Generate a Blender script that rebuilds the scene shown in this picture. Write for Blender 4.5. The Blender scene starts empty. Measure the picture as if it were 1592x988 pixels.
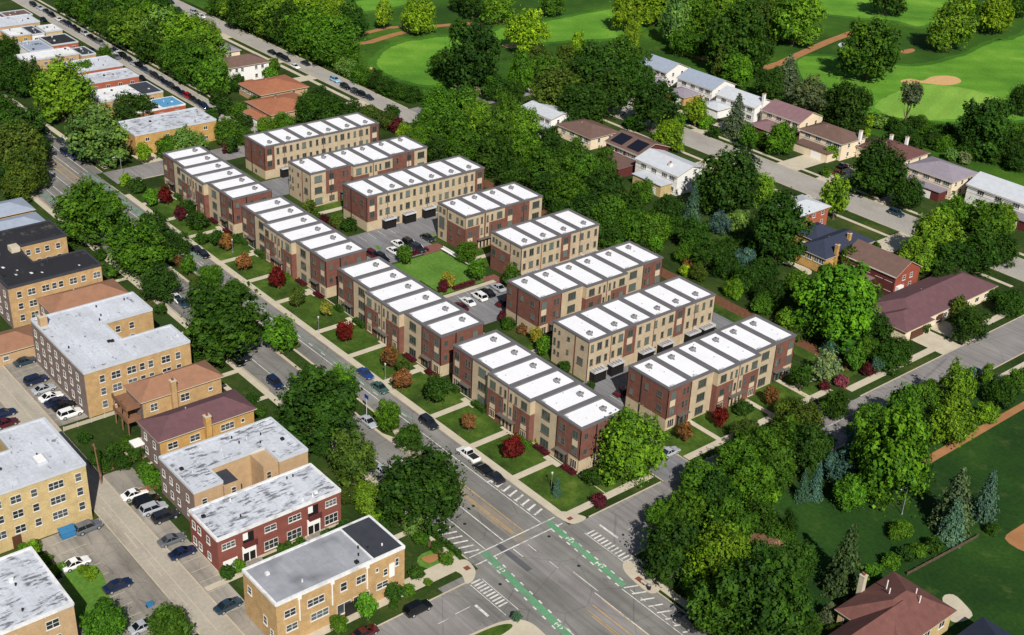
import bpy, math, random
import numpy as np
from mathutils import Vector, Matrix
random.seed(7)
SC = bpy.context.scene
COL = SC.collection
R = math.radians
# ------------------------------------------------------------------ camera (solved from the photograph)
F_PX = 1964.458
CM = np.array([[0.636308, 0.770128, 0.04488], [0.384499, -0.266176, -0.883918], [-0.668784, 0.579701, -0.465484]])
CAMZ = 135.0
cam_d = bpy.data.cameras.new('camera'); cam = bpy.data.objects.new('camera', cam_d); COL.objects.link(cam)
cam_d.sensor_width = 36; cam_d.lens = 36 * F_PX / 1592
cam_d.clip_start = 1; cam_d.clip_end = 6000
r_, d_, f_ = [Vector(x) for x in CM]
m4 = Matrix.Identity(4)
for i in range(3):
    m4[i][0] = r_[i]; m4[i][1] = -d_[i]; m4[i][2] = -f_[i]
m4[2][3] = CAMZ
cam.matrix_world = m4
SC.camera = cam

def G(x, y, z=0.0):
    """world point at height z seen at photo pixel x, y (1592 x 988)"""
    d = np.array([(x - 796) / F_PX, (y - 494) / F_PX, 1.0]) @ CM
    t = (z - CAMZ) / d[2]
    return d[0] * t, d[1] * t, float(t)          # t = depth along the view axis

# ------------------------------------------------------------------ world + sun
w = bpy.data.worlds.new('World'); SC.world = w; w.use_nodes = True
nt = w.node_tree
bgn = nt.nodes['Background']
sky = nt.nodes.new('ShaderNodeTexSky'); sky.sky_type = 'NISHITA'; sky.sun_disc = False
SUN_EL, SUN_AZ = 41.0, -29.0
sky.sun_elevation = R(SUN_EL); sky.sun_rotation = R(90 - SUN_AZ)
nt.links.new(sky.outputs[0], bgn.inputs[0]); bgn.inputs[1].default_value = 0.055
sd = bpy.data.lights.new('sun', 'SUN'); sd.energy = 5.0; sd.angle = R(0.5); sd.color = (1.0, 0.955, 0.88)
so = bpy.data.objects.new('sun', sd); COL.objects.link(so)
sv = Vector((math.cos(R(SUN_AZ)) * math.cos(R(SUN_EL)), math.sin(R(SUN_AZ)) * math.cos(R(SUN_EL)), math.sin(R(SUN_EL))))
so.rotation_euler = sv.to_track_quat('Z', 'Y').to_euler(); so.location = (0, 0, 300)
vs = SC.view_settings
vs.view_transform = 'Standard'; vs.look = 'None'; vs.exposure = 0.1; vs.gamma = 1.0; vs.use_curve_mapping = False
SC.cycles.max_bounces = 6; SC.cycles.diffuse_bounces = 3; SC.cycles.glossy_bounces = 2
SC.cycles.transmission_bounces = 2; SC.cycles.transparent_max_bounces = 4
SC.cycles.use_denoising = True

# ------------------------------------------------------------------ materials
def lin(c):
    return tuple(((v / 255) / 12.92 if v / 255 <= 0.04045 else ((v / 255 + 0.055) / 1.055) ** 2.4) for v in c) + (1.0,)

def base_mat(name, rough, spec):
    m = bpy.data.materials.new(name); m.use_nodes = True
    t = m.node_tree; b = t.nodes['Principled BSDF']
    b.inputs['Roughness'].default_value = rough
    b.inputs['Specular IOR Level'].default_value = spec
    g = t.nodes.new('ShaderNodeNewGeometry')
    return m, t, b, g

def noise(t, g, scale, detail=4, stretch=None, rough=0.55):
    n = t.nodes.new('ShaderNodeTexNoise'); n.inputs['Scale'].default_value = scale
    n.inputs['Detail'].default_value = detail; n.inputs['Roughness'].default_value = rough
    if stretch:
        mp = t.nodes.new('ShaderNodeMapping'); mp.inputs['Scale'].default_value = stretch
        t.links.new(g.outputs['Position'], mp.inputs['Vector']); t.links.new(mp.outputs[0], n.inputs['Vector'])
    else:
        t.links.new(g.outputs['Position'], n.inputs['Vector'])
    return n.outputs['Fac']

def ramp(t, src, stops):
    r = t.nodes.new('ShaderNodeValToRGB'); t.links.new(src, r.inputs[0])
    e = r.color_ramp.elements
    while len(e) < len(stops): e.new(0.5)
    for k, (p, c) in enumerate(stops):
        e[k].position = p; e[k].color = c
    return r.outputs[0]

def mixc(t, fac, a, b, mode='MIX'):
    n = t.nodes.new('ShaderNodeMix'); n.data_type = 'RGBA'; n.blend_type = mode
    for sock, v in ((n.inputs[0], fac), (n.inputs[6], a), (n.inputs[7], b)):
        if isinstance(v, (int, float, tuple)): sock.default_value = v
        else: t.links.new(v, sock)
    return n.outputs[2]

def grey(v): return (v, v, v, 1)

def mat(name, col, rough=0.85, var=0.16, scale=0.6, fine=6.0, spec=0.25, stretch=None):
    """plain surface with weathering at two sizes"""
    m, t, b, g = base_mat(name, rough, spec)
    c = lin(col)
    n1 = ramp(t, noise(t, g, scale, 5, stretch), [(0.3, grey(1 - var)), (0.7, grey(1 + var))])
    n2 = ramp(t, noise(t, g, fine, 3), [(0.25, grey(1 - var)), (0.75, grey(1 + var))])
    t.links.new(mixc(t, 1.0, mixc(t, 1.0, c, n1, 'MULTIPLY'), n2, 'MULTIPLY'), b.inputs['Base Color'])
    return m

def mat_stain(name, col, dark, lo=0.5, hi=0.62, scale=0.25, rough=0.8, stretch=None, streak=0.6, sheets=None):
    """flat roof or paving with dark stains of their own"""
    m, t, b, g = base_mat(name, rough, 0.25)
    k1 = ramp(t, noise(t, g, scale, 8, stretch, 0.68), [(lo, grey(0)), (hi, grey(1))])
    k2 = ramp(t, noise(t, g, scale * 0.35, 2), [(0.4, grey(0)), (0.54, grey(1))])
    f = mixc(t, 1.0, k1, k2, 'MULTIPLY')
    f2 = mixc(t, 1.0, f, grey(streak), 'MULTIPLY')
    c = mixc(t, f2, lin(col), lin(dark))
    v = ramp(t, noise(t, g, 1.6, 4), [(0.3, grey(0.9)), (0.7, grey(1.1))])
    v2 = ramp(t, noise(t, g, 0.12, 3), [(0.35, grey(0.9)), (0.65, grey(1.05))])
    if sheets:                                   # rolled membrane laid in strips
        bt = t.nodes.new('ShaderNodeTexBrick'); bt.inputs['Scale'].default_value = 1.0; bt.inputs['Brick Width'].default_value = sheets[0]; bt.inputs['Row Height'].default_value = sheets[1]
        bt.inputs['Color1'].default_value = grey(0.94); bt.inputs['Color2'].default_value = grey(1.05); bt.inputs['Mortar'].default_value = grey(0.8); bt.inputs['Mortar Size'].default_value = 0.025
        t.links.new(g.outputs['Position'], bt.inputs['Vector']); c = mixc(t, 1.0, c, bt.outputs['Color'], 'MULTIPLY')
    t.links.new(mixc(t, 1.0, mixc(t, 1.0, c, v, 'MULTIPLY'), v2, 'MULTIPLY'), b.inputs['Base Color'])
    return m

def mat_lawn(name, a, b2, c3, scale=0.05, stripes=None):
    m, t, b, g = base_mat(name, 0.9, 0.15)
    c = ramp(t, noise(t, g, scale, 6, None, 0.6), [(0.32, lin(a)), (0.55, lin(b2)), (0.74, lin(c3))])
    f = ramp(t, noise(t, g, 1.3, 5, None, 0.7), [(0.28, grey(0.68)), (0.72, grey(1.28))])
    c = mixc(t, 1.0, c, f, 'MULTIPLY')
    dry = ramp(t, noise(t, g, scale * 4.5, 5, None, 0.7), [(0.56, grey(0)), (0.72, grey(1))])
    c = mixc(t, mixc(t, 1.0, dry, grey(0.4), 'MULTIPLY'), c, mixc(t, 0.5, lin(c3), lin((122, 116, 66))))
    if stripes:
        wv = t.nodes.new('ShaderNodeTexWave'); wv.inputs['Scale'].default_value = stripes[0]
        wv.inputs['Distortion'].default_value = 1.2; wv.inputs['Detail'].default_value = 1
        mp = t.nodes.new('ShaderNodeMapping'); mp.inputs['Rotation'].default_value = (0, 0, R(stripes[1]))
        t.links.new(g.outputs['Position'], mp.inputs['Vector']); t.links.new(mp.outputs[0], wv.inputs['Vector'])
        s = ramp(t, wv.outputs['Fac'], [(0.3, grey(0.955)), (0.7, grey(1.045))])
        c = mixc(t, 1.0, c, s, 'MULTIPLY')
    t.links.new(c, b.inputs['Base Color'])
    return m

def mat_asphalt(name, col, wear=0.2, crack=0.72, cw=0.012, cs=0.11):
    m, t, b, g = base_mat(name, 0.9, 0.2)
    n1 = ramp(t, noise(t, g, 0.09, 5), [(0.35, grey(1 - wear)), (0.65, grey(1 + wear))])
    n2 = ramp(t, noise(t, g, 1.0, 4, (0.05, 1.0, 1.0)), [(0.35, grey(0.84)), (0.65, grey(1.12))])
    n3 = ramp(t, noise(t, g, 5.0, 3), [(0.3, grey(0.93)), (0.7, grey(1.07))])
    vo = t.nodes.new('ShaderNodeTexVoronoi'); vo.feature = 'DISTANCE_TO_EDGE'; vo.inputs['Scale'].default_value = cs
    nz = t.nodes.new('ShaderNodeTexNoise'); nz.inputs['Scale'].default_value = 0.35
    t.links.new(g.outputs['Position'], nz.inputs['Vector'])
    mx = mixc(t, 0.12, g.outputs['Position'], nz.outputs['Color'], 'ADD')
    t.links.new(mx, vo.inputs['Vector'])
    cr = ramp(t, vo.outputs['Distance'], [(0.0, grey(crack)), (cw, grey(1))])
    c = lin(col)
    st = ramp(t, noise(t, g, 0.45, 6, (0.5, 1, 1), 0.65), [(0.6, grey(1)), (0.72, grey(0.7))])
    for n in (n1, n2, n3, cr, st): c = mixc(t, 1.0, c, n, 'MULTIPLY')
    t.links.new(c, b.inputs['Base Color'])
    return m

def mat_leaf():
    m, t, b, g = base_mat('foliage', 0.65, 0.12)
    oi = t.nodes.new('ShaderNodeObjectInfo')
    at = t.nodes.new('ShaderNodeAttribute'); at.attribute_name = 'tint'
    v = ramp(t, at.outputs['Fac'], [(0.0, (0.42, 0.55, 0.62, 1)), (0.5, (1, 1, 1, 1)), (1.0, (1.75, 1.6, 0.95, 1))])  # low tints put the bluish shade of crowns into the leaf colour
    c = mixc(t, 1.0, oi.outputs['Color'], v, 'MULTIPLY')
    nz = ramp(t, noise(t, g, 0.35, 3), [(0.3, grey(0.72)), (0.7, grey(1.3))])
    c = mixc(t, 1.0, c, nz, 'MULTIPLY')
    t.links.new(c, b.inputs['Base Color'])
    tr = t.nodes.new('ShaderNodeBsdfTranslucent'); t.links.new(c, tr.inputs['Color'])
    ms = t.nodes.new('ShaderNodeMixShader'); ms.inputs[0].default_value = 0.16
    t.links.new(b.outputs[0], ms.inputs[1]); t.links.new(tr.outputs[0], ms.inputs[2])
    t.links.new(ms.outputs[0], t.nodes['Material Output'].inputs['Surface'])
    return m

def mat_paint():
    m, t, b, g = base_mat('car_paint', 0.22, 0.6)
    oi = t.nodes.new('ShaderNodeObjectInfo')
    t.links.new(oi.outputs['Color'], b.inputs['Base Color'])
    b.inputs['Coat Weight'].default_value = 0.4; b.inputs['Coat Roughness'].default_value = 0.1
    return m

def mat_glass(name, col, rough=0.08):
    m, t, b, g = base_mat(name, rough, 0.6)
    oi = t.nodes.new('ShaderNodeObjectInfo')
    v = ramp(t, oi.outputs['Random'], [(0.0, grey(0.55)), (0.6, grey(1.0)), (1.0, grey(2.6))])
    t.links.new(mixc(t, 1.0, lin(col), v, 'MULTIPLY'), b.inputs['Base Color'])
    return m

MT = dict(
    grass=mat_lawn('grass_dark', (34, 50, 18), (48, 68, 24), (78, 84, 40), 0.07),
    lawn=mat_lawn('lawn_green', (42, 60, 20), (64, 90, 28), (96, 112, 44), 0.16),  # darkest mottle tone stands in for patches of tree shade
    court=mat_lawn('court_lawn', (76, 112, 40), (88, 126, 48), (106, 140, 58), 0.12),
    rough=mat_lawn('golf_rough', (38, 66, 18), (54, 90, 22), (84, 118, 34), 0.03),
    fair=mat_lawn('golf_fairway', (70, 116, 32), (94, 142, 42), (130, 168, 60), 0.03, (0.028, 35)),
    green=mat_lawn('golf_green', (102, 146, 54), (120, 160, 62), (140, 174, 74), 0.03, (0.04, -20)),
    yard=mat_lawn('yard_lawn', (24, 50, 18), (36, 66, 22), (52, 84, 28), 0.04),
    sand=mat('bunker_sand', (196, 158, 108), 0.95, 0.08),
    dirt=mat('dirt_path', (158, 112, 74), 0.95, 0.12, 0.3),
    mulch=mat('mulch', (104, 70, 50), 0.95, 0.25, 1.2),
    brickpave=mat('brick_paving', (122, 80, 72), 0.9, 0.15, 1.2),
    asphalt=mat_asphalt('asphalt_main', (122, 120, 116)),
    asphalt2=mat_asphalt('asphalt_side', (134, 130, 128), 0.15),
    asphalt3=mat_asphalt('asphalt_lane', (122, 122, 124), 0.08),
    darkasp=mat_asphalt('asphalt_patch', (88, 88, 92), 0.2),
    lotcon=mat_asphalt('lot_concrete', (140, 134, 125), 0.26, 0.66, 0.016, 0.3),
    alleycon=mat_stain('alley_concrete', (168, 160, 146), (120, 112, 104), 0.5, 0.7, 0.2, 0.9, (0.2, 1, 1), 0.7),
    streetcon=mat_stain('street_concrete', (160, 155, 148), (122, 118, 114), 0.5, 0.7, 0.15, 0.9, (0.3, 1, 1), 0.6),
    walk=mat('sidewalk_concrete', (188, 178, 158), 0.9, 0.09, 0.4),
    kerb=mat('kerb_concrete', (184, 172, 150), 0.9, 0.12, 0.4),
    white=mat_stain('road_white', (216, 214, 208), (136, 134, 132), 0.44, 0.62, 1.3, 0.8, None, 0.8),
    yellow=mat_stain('road_yellow', (198, 158, 92), (140, 130, 112), 0.42, 0.62, 1.0, 0.85, None, 0.85),
    tan=mat_stain('road_tan_wear', (140, 130, 117), (120, 117, 114), 0.4, 0.6, 0.5, 0.9, (0.3, 1.5, 1), 0.9),
    bike=mat_stain('bike_green', (96, 150, 110), (116, 120, 116), 0.45, 0.64, 0.7, 0.85, None, 0.8),
    bikeold=mat_stain('bike_green_worn', (112, 140, 124), (118, 118, 118), 0.4, 0.6, 0.5, 0.9, None, 0.9),
    brick=mat('brick_red', (114, 75, 64), 0.9, 0.17, 0.8, 5),
    beige=mat('beige_brick', (180, 163, 136), 0.9, 0.11, 0.5, 4),
    panel=mat('cream_panel', (196, 180, 154), 0.85, 0.05),
    r_redbr=mat('shingle_red_brown', (108, 72, 66), 0.9, 0.14, 0.7, 5),
    redo2=mat('brick_brown_red', (142, 74, 58), 0.9, 0.16, 0.7, 4),
    cut=mat_lawn('golf_first_cut', (48, 88, 24), (62, 106, 28), (84, 124, 38), 0.03),
    roofw=mat('white_membrane', (232, 232, 235), 0.6, 0.035, 0.25, 1.2),
    coping=mat('grey_coping', (100, 98, 100), 0.7, 0.1, 0.5),
    metal=mat('grey_metal', (132, 132, 136), 0.5, 0.15, 2.0, 8, 0.5),
    dark=mat('dark_trim', (38, 36, 37), 0.6, 0.1),
    canopy=mat('canopy_white', (188, 188, 190), 0.6, 0.1),
    black=mat('garage_dark', (26, 25, 26), 0.8, 0.1),
    orange=mat('brick_orange', (176, 145, 102), 0.9, 0.16, 0.7, 4),
    orange2=mat('brick_bright_orange', (180, 143, 86), 0.9, 0.15, 0.7, 4),
    yellowb=mat('brick_yellow', (186, 164, 118), 0.9, 0.15, 0.5, 4),
    pink=mat('brick_tan', (176, 148, 114), 0.9, 0.12, 0.6, 4),
    greyb=mat('brick_grey_purple', (122, 106, 100), 0.9, 0.14, 0.7, 4),  # on the alley-side walls this tone holds both grey brick and shade
    redb=mat('brick_dark_red', (126, 74, 65), 0.9, 0.12, 0.7, 4),
    redo=mat('brick_orange_red', (160, 88, 66), 0.9, 0.1, 0.7, 4),
    whitew=mat('white_siding', (226, 224, 220), 0.8, 0.04, 0.5),
    cream=mat('cream_wall', (222, 204, 176), 0.85, 0.06, 0.5),
    dkbrick=mat('maroon_brick', (92, 44, 42), 0.9, 0.15, 0.8, 4),
    r_grey=mat_stain('roof_pale_grey', (194, 198, 206), (92, 94, 100), 0.6, 0.63, 0.55, 0.75, (1, 1.6, 1), 0.8, (10.0, 1.4)),
    r_stain=mat_stain('roof_stained_grey', (196, 200, 208), (66, 68, 74), 0.49, 0.57, 0.9, 0.75, (1.9, 0.6, 1), 0.8, (10.0, 1.2)),
    r_mid=mat_stain('roof_mid_grey', (156, 158, 164), (78, 80, 86), 0.46, 0.75, 0.2, 0.7, None, 0.85, (9.0, 2.6)),
    r_black=mat_stain('roof_black', (44, 44, 48), (96, 92, 84), 0.56, 0.66, 0.35, 0.75, None, 0.7),
    r_charc=mat('roof_charcoal', (58, 60, 68), 0.8, 0.12, 0.5),
    r_navy=mat('shingle_navy', (50, 56, 74), 0.85, 0.1, 0.8, 5),
    r_brown=mat('shingle_tan_brown', (144, 106, 84), 0.9, 0.1, 0.7, 5),
    r_rust=mat('shingle_orange_brown', (154, 100, 74), 0.9, 0.1, 0.7, 5),
    r_purple=mat('shingle_plum', (100, 72, 76), 0.9, 0.1, 0.7, 5),
    r_mauve=mat('shingle_mauve', (128, 100, 104), 0.9, 0.1, 0.7, 5),
    r_dkbr=mat('shingle_dark_brown', (106, 84, 76), 0.9, 0.1, 0.7, 5),
    r_bg=mat('shingle_blue_grey', (146, 156, 172), 0.85, 0.08, 0.7, 5),
    r_lg=mat('shingle_light_grey', (186, 190, 196), 0.85, 0.07, 0.7, 5),
    r_lav=mat('shingle_grey_lavender', (138, 130, 140), 0.9, 0.08, 0.7, 5),
    r_maroon=mat('shingle_maroon', (102, 70, 67), 0.9, 0.1, 0.7, 5),
    r_white=mat_stain('roof_white', (222, 222, 222), (130, 130, 134), 0.5, 0.62, 0.35, 0.7, None, 0.5),
    r_blue=mat('roof_blue', (88, 146, 186), 0.6, 0.06),
    solar=mat('solar_panel', (22, 24, 34), 0.35, 0.05, spec=0.6),
    wood=mat('timber', (126, 92, 70), 0.9, 0.15),
    bark=mat('bark', (92, 78, 64), 0.95, 0.2, 1.5),
    frame=mat('window_frame_white', (206, 204, 198), 0.7, 0.04),
    framed=mat('window_frame_grey', (96, 92, 86), 0.7, 0.06),
    glass=mat_glass('window_glass', (58, 62, 64)), glassd=mat_glass('window_glass_green', (66, 76, 72)),
    cglass=mat_glass('car_glass', (22, 26, 32), 0.05),
    tyre=mat('tyre_rubber', (26, 26, 27), 0.9, 0.05), rim=mat('wheel_rim', (150, 152, 156), 0.35, 0.05, spec=0.6),
    lamp=mat('headlamp', (214, 216, 214), 0.2, 0.03, spec=0.6), tail=mat('tail_lamp', (140, 24, 22), 0.3, 0.03),
    paint=mat_paint(), leaf=mat_leaf(), bluebin=mat('bin_blue', (52, 112, 156), 0.5, 0.1),
    signb=mat('sign_blue', (40, 62, 140), 0.5, 0.05), door=mat('door_white', (232, 230, 226), 0.6, 0.04),
    door2=mat('door_brown', (84, 54, 40), 0.7, 0.1), redtint=mat('tactile_red', (122, 70, 56), 0.9, 0.1),
)

# ------------------------------------------------------------------ mesh helpers
class MB:
    def __init__(s): s.v = []; s.f = []; s.m = []
    def face(s, pts, mi=0):
        n = len(s.v); s.v += [tuple(p) for p in pts]; s.f.append(tuple(range(n, n + len(pts)))); s.m.append(mi)
    def box(s, x0, y0, z0, x1, y1, z1, mi=0, top=None):
        n = len(s.v)
        s.v += [(x0, y0, z0), (x1, y0, z0), (x1, y1, z0), (x0, y1, z0), (x0, y0, z1), (x1, y0, z1), (x1, y1, z1), (x0, y1, z1)]
        for q, k in (((0, 3, 2, 1), mi), ((4, 5, 6, 7), mi if top is None else top), ((0, 1, 5, 4), mi), ((1, 2, 6, 5), mi), ((2, 3, 7, 6), mi), ((3, 0, 4, 7), mi)):
            s.f.append(tuple(n + a for a in q)); s.m.append(k)
    def prism(s, poly, z0, z1, mi=0, top=None):
        n = len(s.v); k = len(poly)
        s.v += [(x, y, z0) for x, y in poly] + [(x, y, z1) for x, y in poly]
        s.f.append(tuple(range(n + k, n + 2 * k))); s.m.append(mi if top is None else top)
        s.f.append(tuple(range(n + k - 1, n - 1, -1))); s.m.append(mi)
        for a in range(k):
            b = (a + 1) % k
            s.f.append((n + a, n + b, n + k + b, n + k + a)); s.m.append(mi)
    def tube(s, p0, p1, r0, r1, n=8, mi=0):
        p0, p1 = Vector(p0), Vector(p1); d = (p1 - p0).normalized()
        a = d.orthogonal().normalized(); b = d.cross(a); k = len(s.v)
        for p, r in ((p0, r0), (p1, r1)):
            for i in range(n):
                t = 2 * math.pi * i / n
                s.v.append(tuple(p + a * (r * math.cos(t)) + b * (r * math.sin(t))))
        for i in range(n):
            j = (i + 1) % n; s.f.append((k + i, k + j, k + n + j, k + n + i)); s.m.append(mi)
        s.f.append(tuple(k + n + i for i in range(n))); s.m.append(mi)
        s.f.append(tuple(k + i for i in reversed(range(n)))); s.m.append(mi)
    def mesh(s, name, mats, org=(0, 0, 0), smooth=False):
        me = bpy.data.meshes.new(name)
        me.from_pydata([(x - org[0], y - org[1], z - org[2]) for x, y, z in s.v], [], s.f)
        for k in mats: me.materials.append(MT[k])
        me.polygons.foreach_set('material_index', s.m)
        if smooth: me.polygons.foreach_set('use_smooth', [True] * len(s.f))
        me.update(); return me
    def build(s, name, mats, parent=None, org=None, smooth=False):
        if isinstance(mats, str): mats = [mats]
        if org is None: org = tuple(parent.location) if parent is not None and parent.parent is None else (0, 0, 0)
        o = bpy.data.objects.new(name, s.mesh(name, mats, org, smooth)); COL.objects.link(o)
        if parent is not None: o.parent = parent
        return o

def tag(o, label, cat, group=None, kind=None):
    o['label'] = label
    if cat: o['category'] = cat
    if group: o['group'] = group
    if kind: o['kind'] = kind
    return o

def thing(name, label, cat, loc, group=None):
    o = bpy.data.objects.new(name, None); COL.objects.link(o); o.location = loc; o.empty_display_size = 0.5
    return tag(o, label, cat, group)

def inst(name, me, parent=None, loc=(0, 0, 0), rz=0.0, sc=(1, 1, 1)):
    o = bpy.data.objects.new(name, me); COL.objects.link(o); o.parent = parent
    o.location = loc; o.rotation_euler = (0, 0, rz); o.scale = sc
    return o

def sheet(name, polys, z, m, label, cat='ground', thick=None):
    b = MB()
    for p in polys:
        if len(p) == 4 and not hasattr(p[0], '__len__'):
            x0, y0, x1, y1 = p; p = [(x0, y0), (x1, y0), (x1, y1), (x0, y1)]
        if thick: b.prism(p, 0.0, thick)
        else: b.face([(x, y, z) for x, y in p])
    o = b.build(name, m); return tag(o, label, cat, None, 'structure')

def smooth_poly(pts, k=6):
    """closed Catmull-Rom curve through the points"""
    n = len(pts); out = []
    for i in range(n):
        p0, p1, p2, p3 = [np.array(pts[(i + a) % n], float) for a in (-1, 0, 1, 2)]
        for j in range(k):
            t = j / k
            out.append(tuple(0.5 * (2 * p1 + (p2 - p0) * t + (2 * p0 - 5 * p1 + 4 * p2 - p3) * t * t + (3 * p1 - p0 - 3 * p2 + p3) * t ** 3)))
    return out

def strip(pts, wd):
    """ribbon polygon round a polyline"""
    P = [np.array(p, float) for p in pts]; L = []; Rr = []
    for i, p in enumerate(P):
        d = P[min(i + 1, len(P) - 1)] - P[max(i - 1, 0)]; d /= np.linalg.norm(d); n = np.array([-d[1], d[0]]) * wd / 2
        L.append(tuple(p + n)); Rr.append(tuple(p - n))
    return L + Rr[::-1]

def gp(*px):
    return [G(x, y)[:2] for x, y in px]
# ================================================================== THE SETTING
sheet('ground', [(-2500, -900, 900, 2500)], 0.0, 'grass', 'dark green grass ground under the whole neighbourhood')
sheet('golf_rough', [[(-900, 236.5), (-333, 236.5), (-333, 262), (-325, 300), (-310, 350), (150, 342), (150, 1400), (-900, 1400)]], 0.012, 'rough', 'dark green golf course rough beyond the houses', 'grass')
sheet('front_lawn', [(-309, 128.1, -131.2, 138.4), (-131.2 - 9, 138.4, -131.2, 205), (-298, 197, -285, 203)], 0.014, 'lawn', 'mown lawns in front of the townhouse rows', 'lawn')
sheet('court_lawn', [(-232.4, 161.2, -212.2, 176.4)], 0.02, 'court', 'bright green lawn of the townhouse courtyard', 'lawn')
sheet('side_lawn', [(-274, 158, -264.4, 203), (-228.4, 178.5, -218.4, 203), (-183.2, 158, -174.2, 203), (-309, 157, -297.4, 162), (-172, 209, -131, 216)], 0.016, 'lawn', 'narrow green lawns between the townhouse rows', 'lawn')
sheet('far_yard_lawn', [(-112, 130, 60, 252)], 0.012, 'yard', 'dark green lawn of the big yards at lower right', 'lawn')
# roads
sheet('main_road', [(-900, 106.5, -327.5, 128.5), (-327.5, 107, -198, 126.6), (-198, 106.35, -128, 126.6), (-128, 98, -112, 130), (-112, 104.6, 200, 126.4)], 0.03, 'asphalt', 'wide grey avenue crossing the picture', 'road')
sheet('cross_street', [(-126.3, -200, -116, 105.5), (-127.5, 126.2, -115.2, 203), (-124.6, 203, -114.6, 420)], 0.026, 'asphalt2', 'grey cross street running to the upper right', 'road')
sheet('upper_cross_street', [(-327.5, 128.5, -317.5, 300)], 0.024, 'asphalt2', 'narrow cross street behind the first townhouse row', 'road')
sheet('car_row_street', [(-900, 176.8, -327.5, 183.4)], 0.026, 'streetcon', 'narrow street with a long line of parked cars', 'road')
sheet('fairway_street', [(-900, 226.2, -316, 234)], 0.028, 'streetcon', 'pale street along the golf course edge', 'road')
sheet('house_street', [(-330, 287.6, -114.6, 299.6), (-114.6, 287.6, 300, 299.6)], 0.022, 'streetcon', 'pale concrete street between the suburban houses', 'road')
sheet('back_alley', [(-420, 62.4, -131.5, 67.6)], 0.024, 'alleycon', 'pale concrete alley behind the apartment blocks', 'road')
sheet('parking_lot', [(-237.5, 67.6, -209, 74.6), (-189, 67.6, -178.5, 73.2), (-177.6, 67.6, -134, 71.6), (-177.5, 51.2, -141.5, 62.4), (-166, 47.6, -149.5, 51.2), (-260, 56, -199, 62.4)], 0.02, 'lotcon', 'cracked concrete parking areas along the alley', 'parking')
sheet('townhouse_lane', [(-317.5, 150.6, -140.2, 157), (-140.2, 149.8, -127.4, 158.2), (-297.4, 157, -285.6, 203.5), (-252.4, 157, -240.4, 203.5), (-240.4, 157, -233.2, 176.8), (-206.9, 157, -194.8, 203.5), (-210.3, 157, -206.9, 176.2), (-162.8, 157, -151, 203.5), (-317.5, 203.5, -146, 209)], 0.022, 'asphalt3', 'grey lanes and parking bays between the townhouses', 'road')
sheet('mulch_bed', [(-300, 212.6, -133, 216.4), (-276, 157.2, -262, 161), (-183, 157.2, -175, 161.6)], 0.018, 'mulch', 'brown mulch strip behind the townhouses', 'ground')
sheet('brick_paving', [(-236.6, 171.5, -232.5, 178.4), (-214, 174.6, -209, 179)], 0.026, 'brickpave', 'red brick paving at the courtyard corners', 'paving')
sheet('asphalt_patch', [(-131, 112.4, -122.6, 113.6)], 0.034, 'darkasp', 'dark repair patch in the avenue', 'road')
# median between the two carriageways
b = MB(); b.prism(smooth_poly([(-300, 118), (-294, 116.4), (-240, 116.1), (-170, 116.1), (-164, 117.8), (-172, 119.8), (-240, 120.1), (-294, 120.2)], 4), 0, 0.14)
tag(b.build('median_kerb', 'kerb'), 'pale concrete kerb round the planted median', 'kerb', None, 'structure')
b = MB(); b.prism([(-296, 116.8), (-171, 116.6), (-168, 117.8), (-173, 119.4), (-296, 119.7)], 0, 0.2)
tag(b.build('median_grass', 'grass'), 'grass strip of the planted median', 'grass', None, 'structure')
# sidewalks
sheet('avenue_sidewalk', [(-309, 126.65, -129.4, 128.1), (-330, 105.4, -140, 106.9), (-140, 103.8, -129, 105.2), (-500, 130, -330, 131.6), (-113.2, 127.1, 100, 128.6),
    (-309, 138.2, -131.2, 138.39)] + [(x - 0.75, 128.1, x + 0.75, 136.6) for x in (-300.5, -287.6, -274.6, -256.8, -243.9, -230.6, -213.2, -200.1, -186.9, -170.4, -157.5, -144.6)]
    + [(x - 2, 136.6, x + 2, 137.9) for x in (-300.5, -287.6, -274.6, -256.8, -243.9, -230.6, -213.2, -200.1, -186.9, -170.4, -157.5, -144.6)], 0, 'walk', 'pale concrete sidewalks along the avenue with walks to the doors', 'sidewalk', 0.07)
sheet('cross_street_sidewalk', [(-131.1, 128.1, -129.5, 149.2), (-131.1, 158.8, -129.5, 203), (-128.7, 206, -126.9, 276), (-131.6, 20, -129.7, 103.8), (-111.4, 126.2 + 8, -110, 135), (-112.2, 236, -110.9, 330), (-140, 184.2, -131.1, 185.4), (-140, 168.4, -131.1, 169.6), (-135.8, 197.2, -134.6, 204), (-140, 196, -131.1, 197.2)], 0, 'walk', 'pale concrete sidewalks along the cross street', 'sidewalk', 0.07)
sheet('house_street_sidewalk', [(-330, 302, 200, 303.2), (-330, 281.6, -135, 282.8)], 0, 'walk', 'pale sidewalks along the street of houses', 'sidewalk', 0.07)
sheet('fairway_street_sidewalk', [(-560, 222.4, -330, 223.9), (-900, 185.2, -330, 186.1)], 0, 'walk', 'pale sidewalks along the upper streets', 'sidewalk', 0.07)
sheet('townhouse_walk', [(-270.2, 157, -268.4, 203), (-224.4, 178, -222.8, 203), (-179.6, 157, -177.8, 203), (-211.7, 161, -210.4, 176.8)] + [(x, 157.2, x + 8, 158.2) for x in (-305.5, -264, -240, -218, -195, -174, -150.8)], 0, 'walk', 'pale concrete walks between the townhouse rows', 'path', 0.06)
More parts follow.
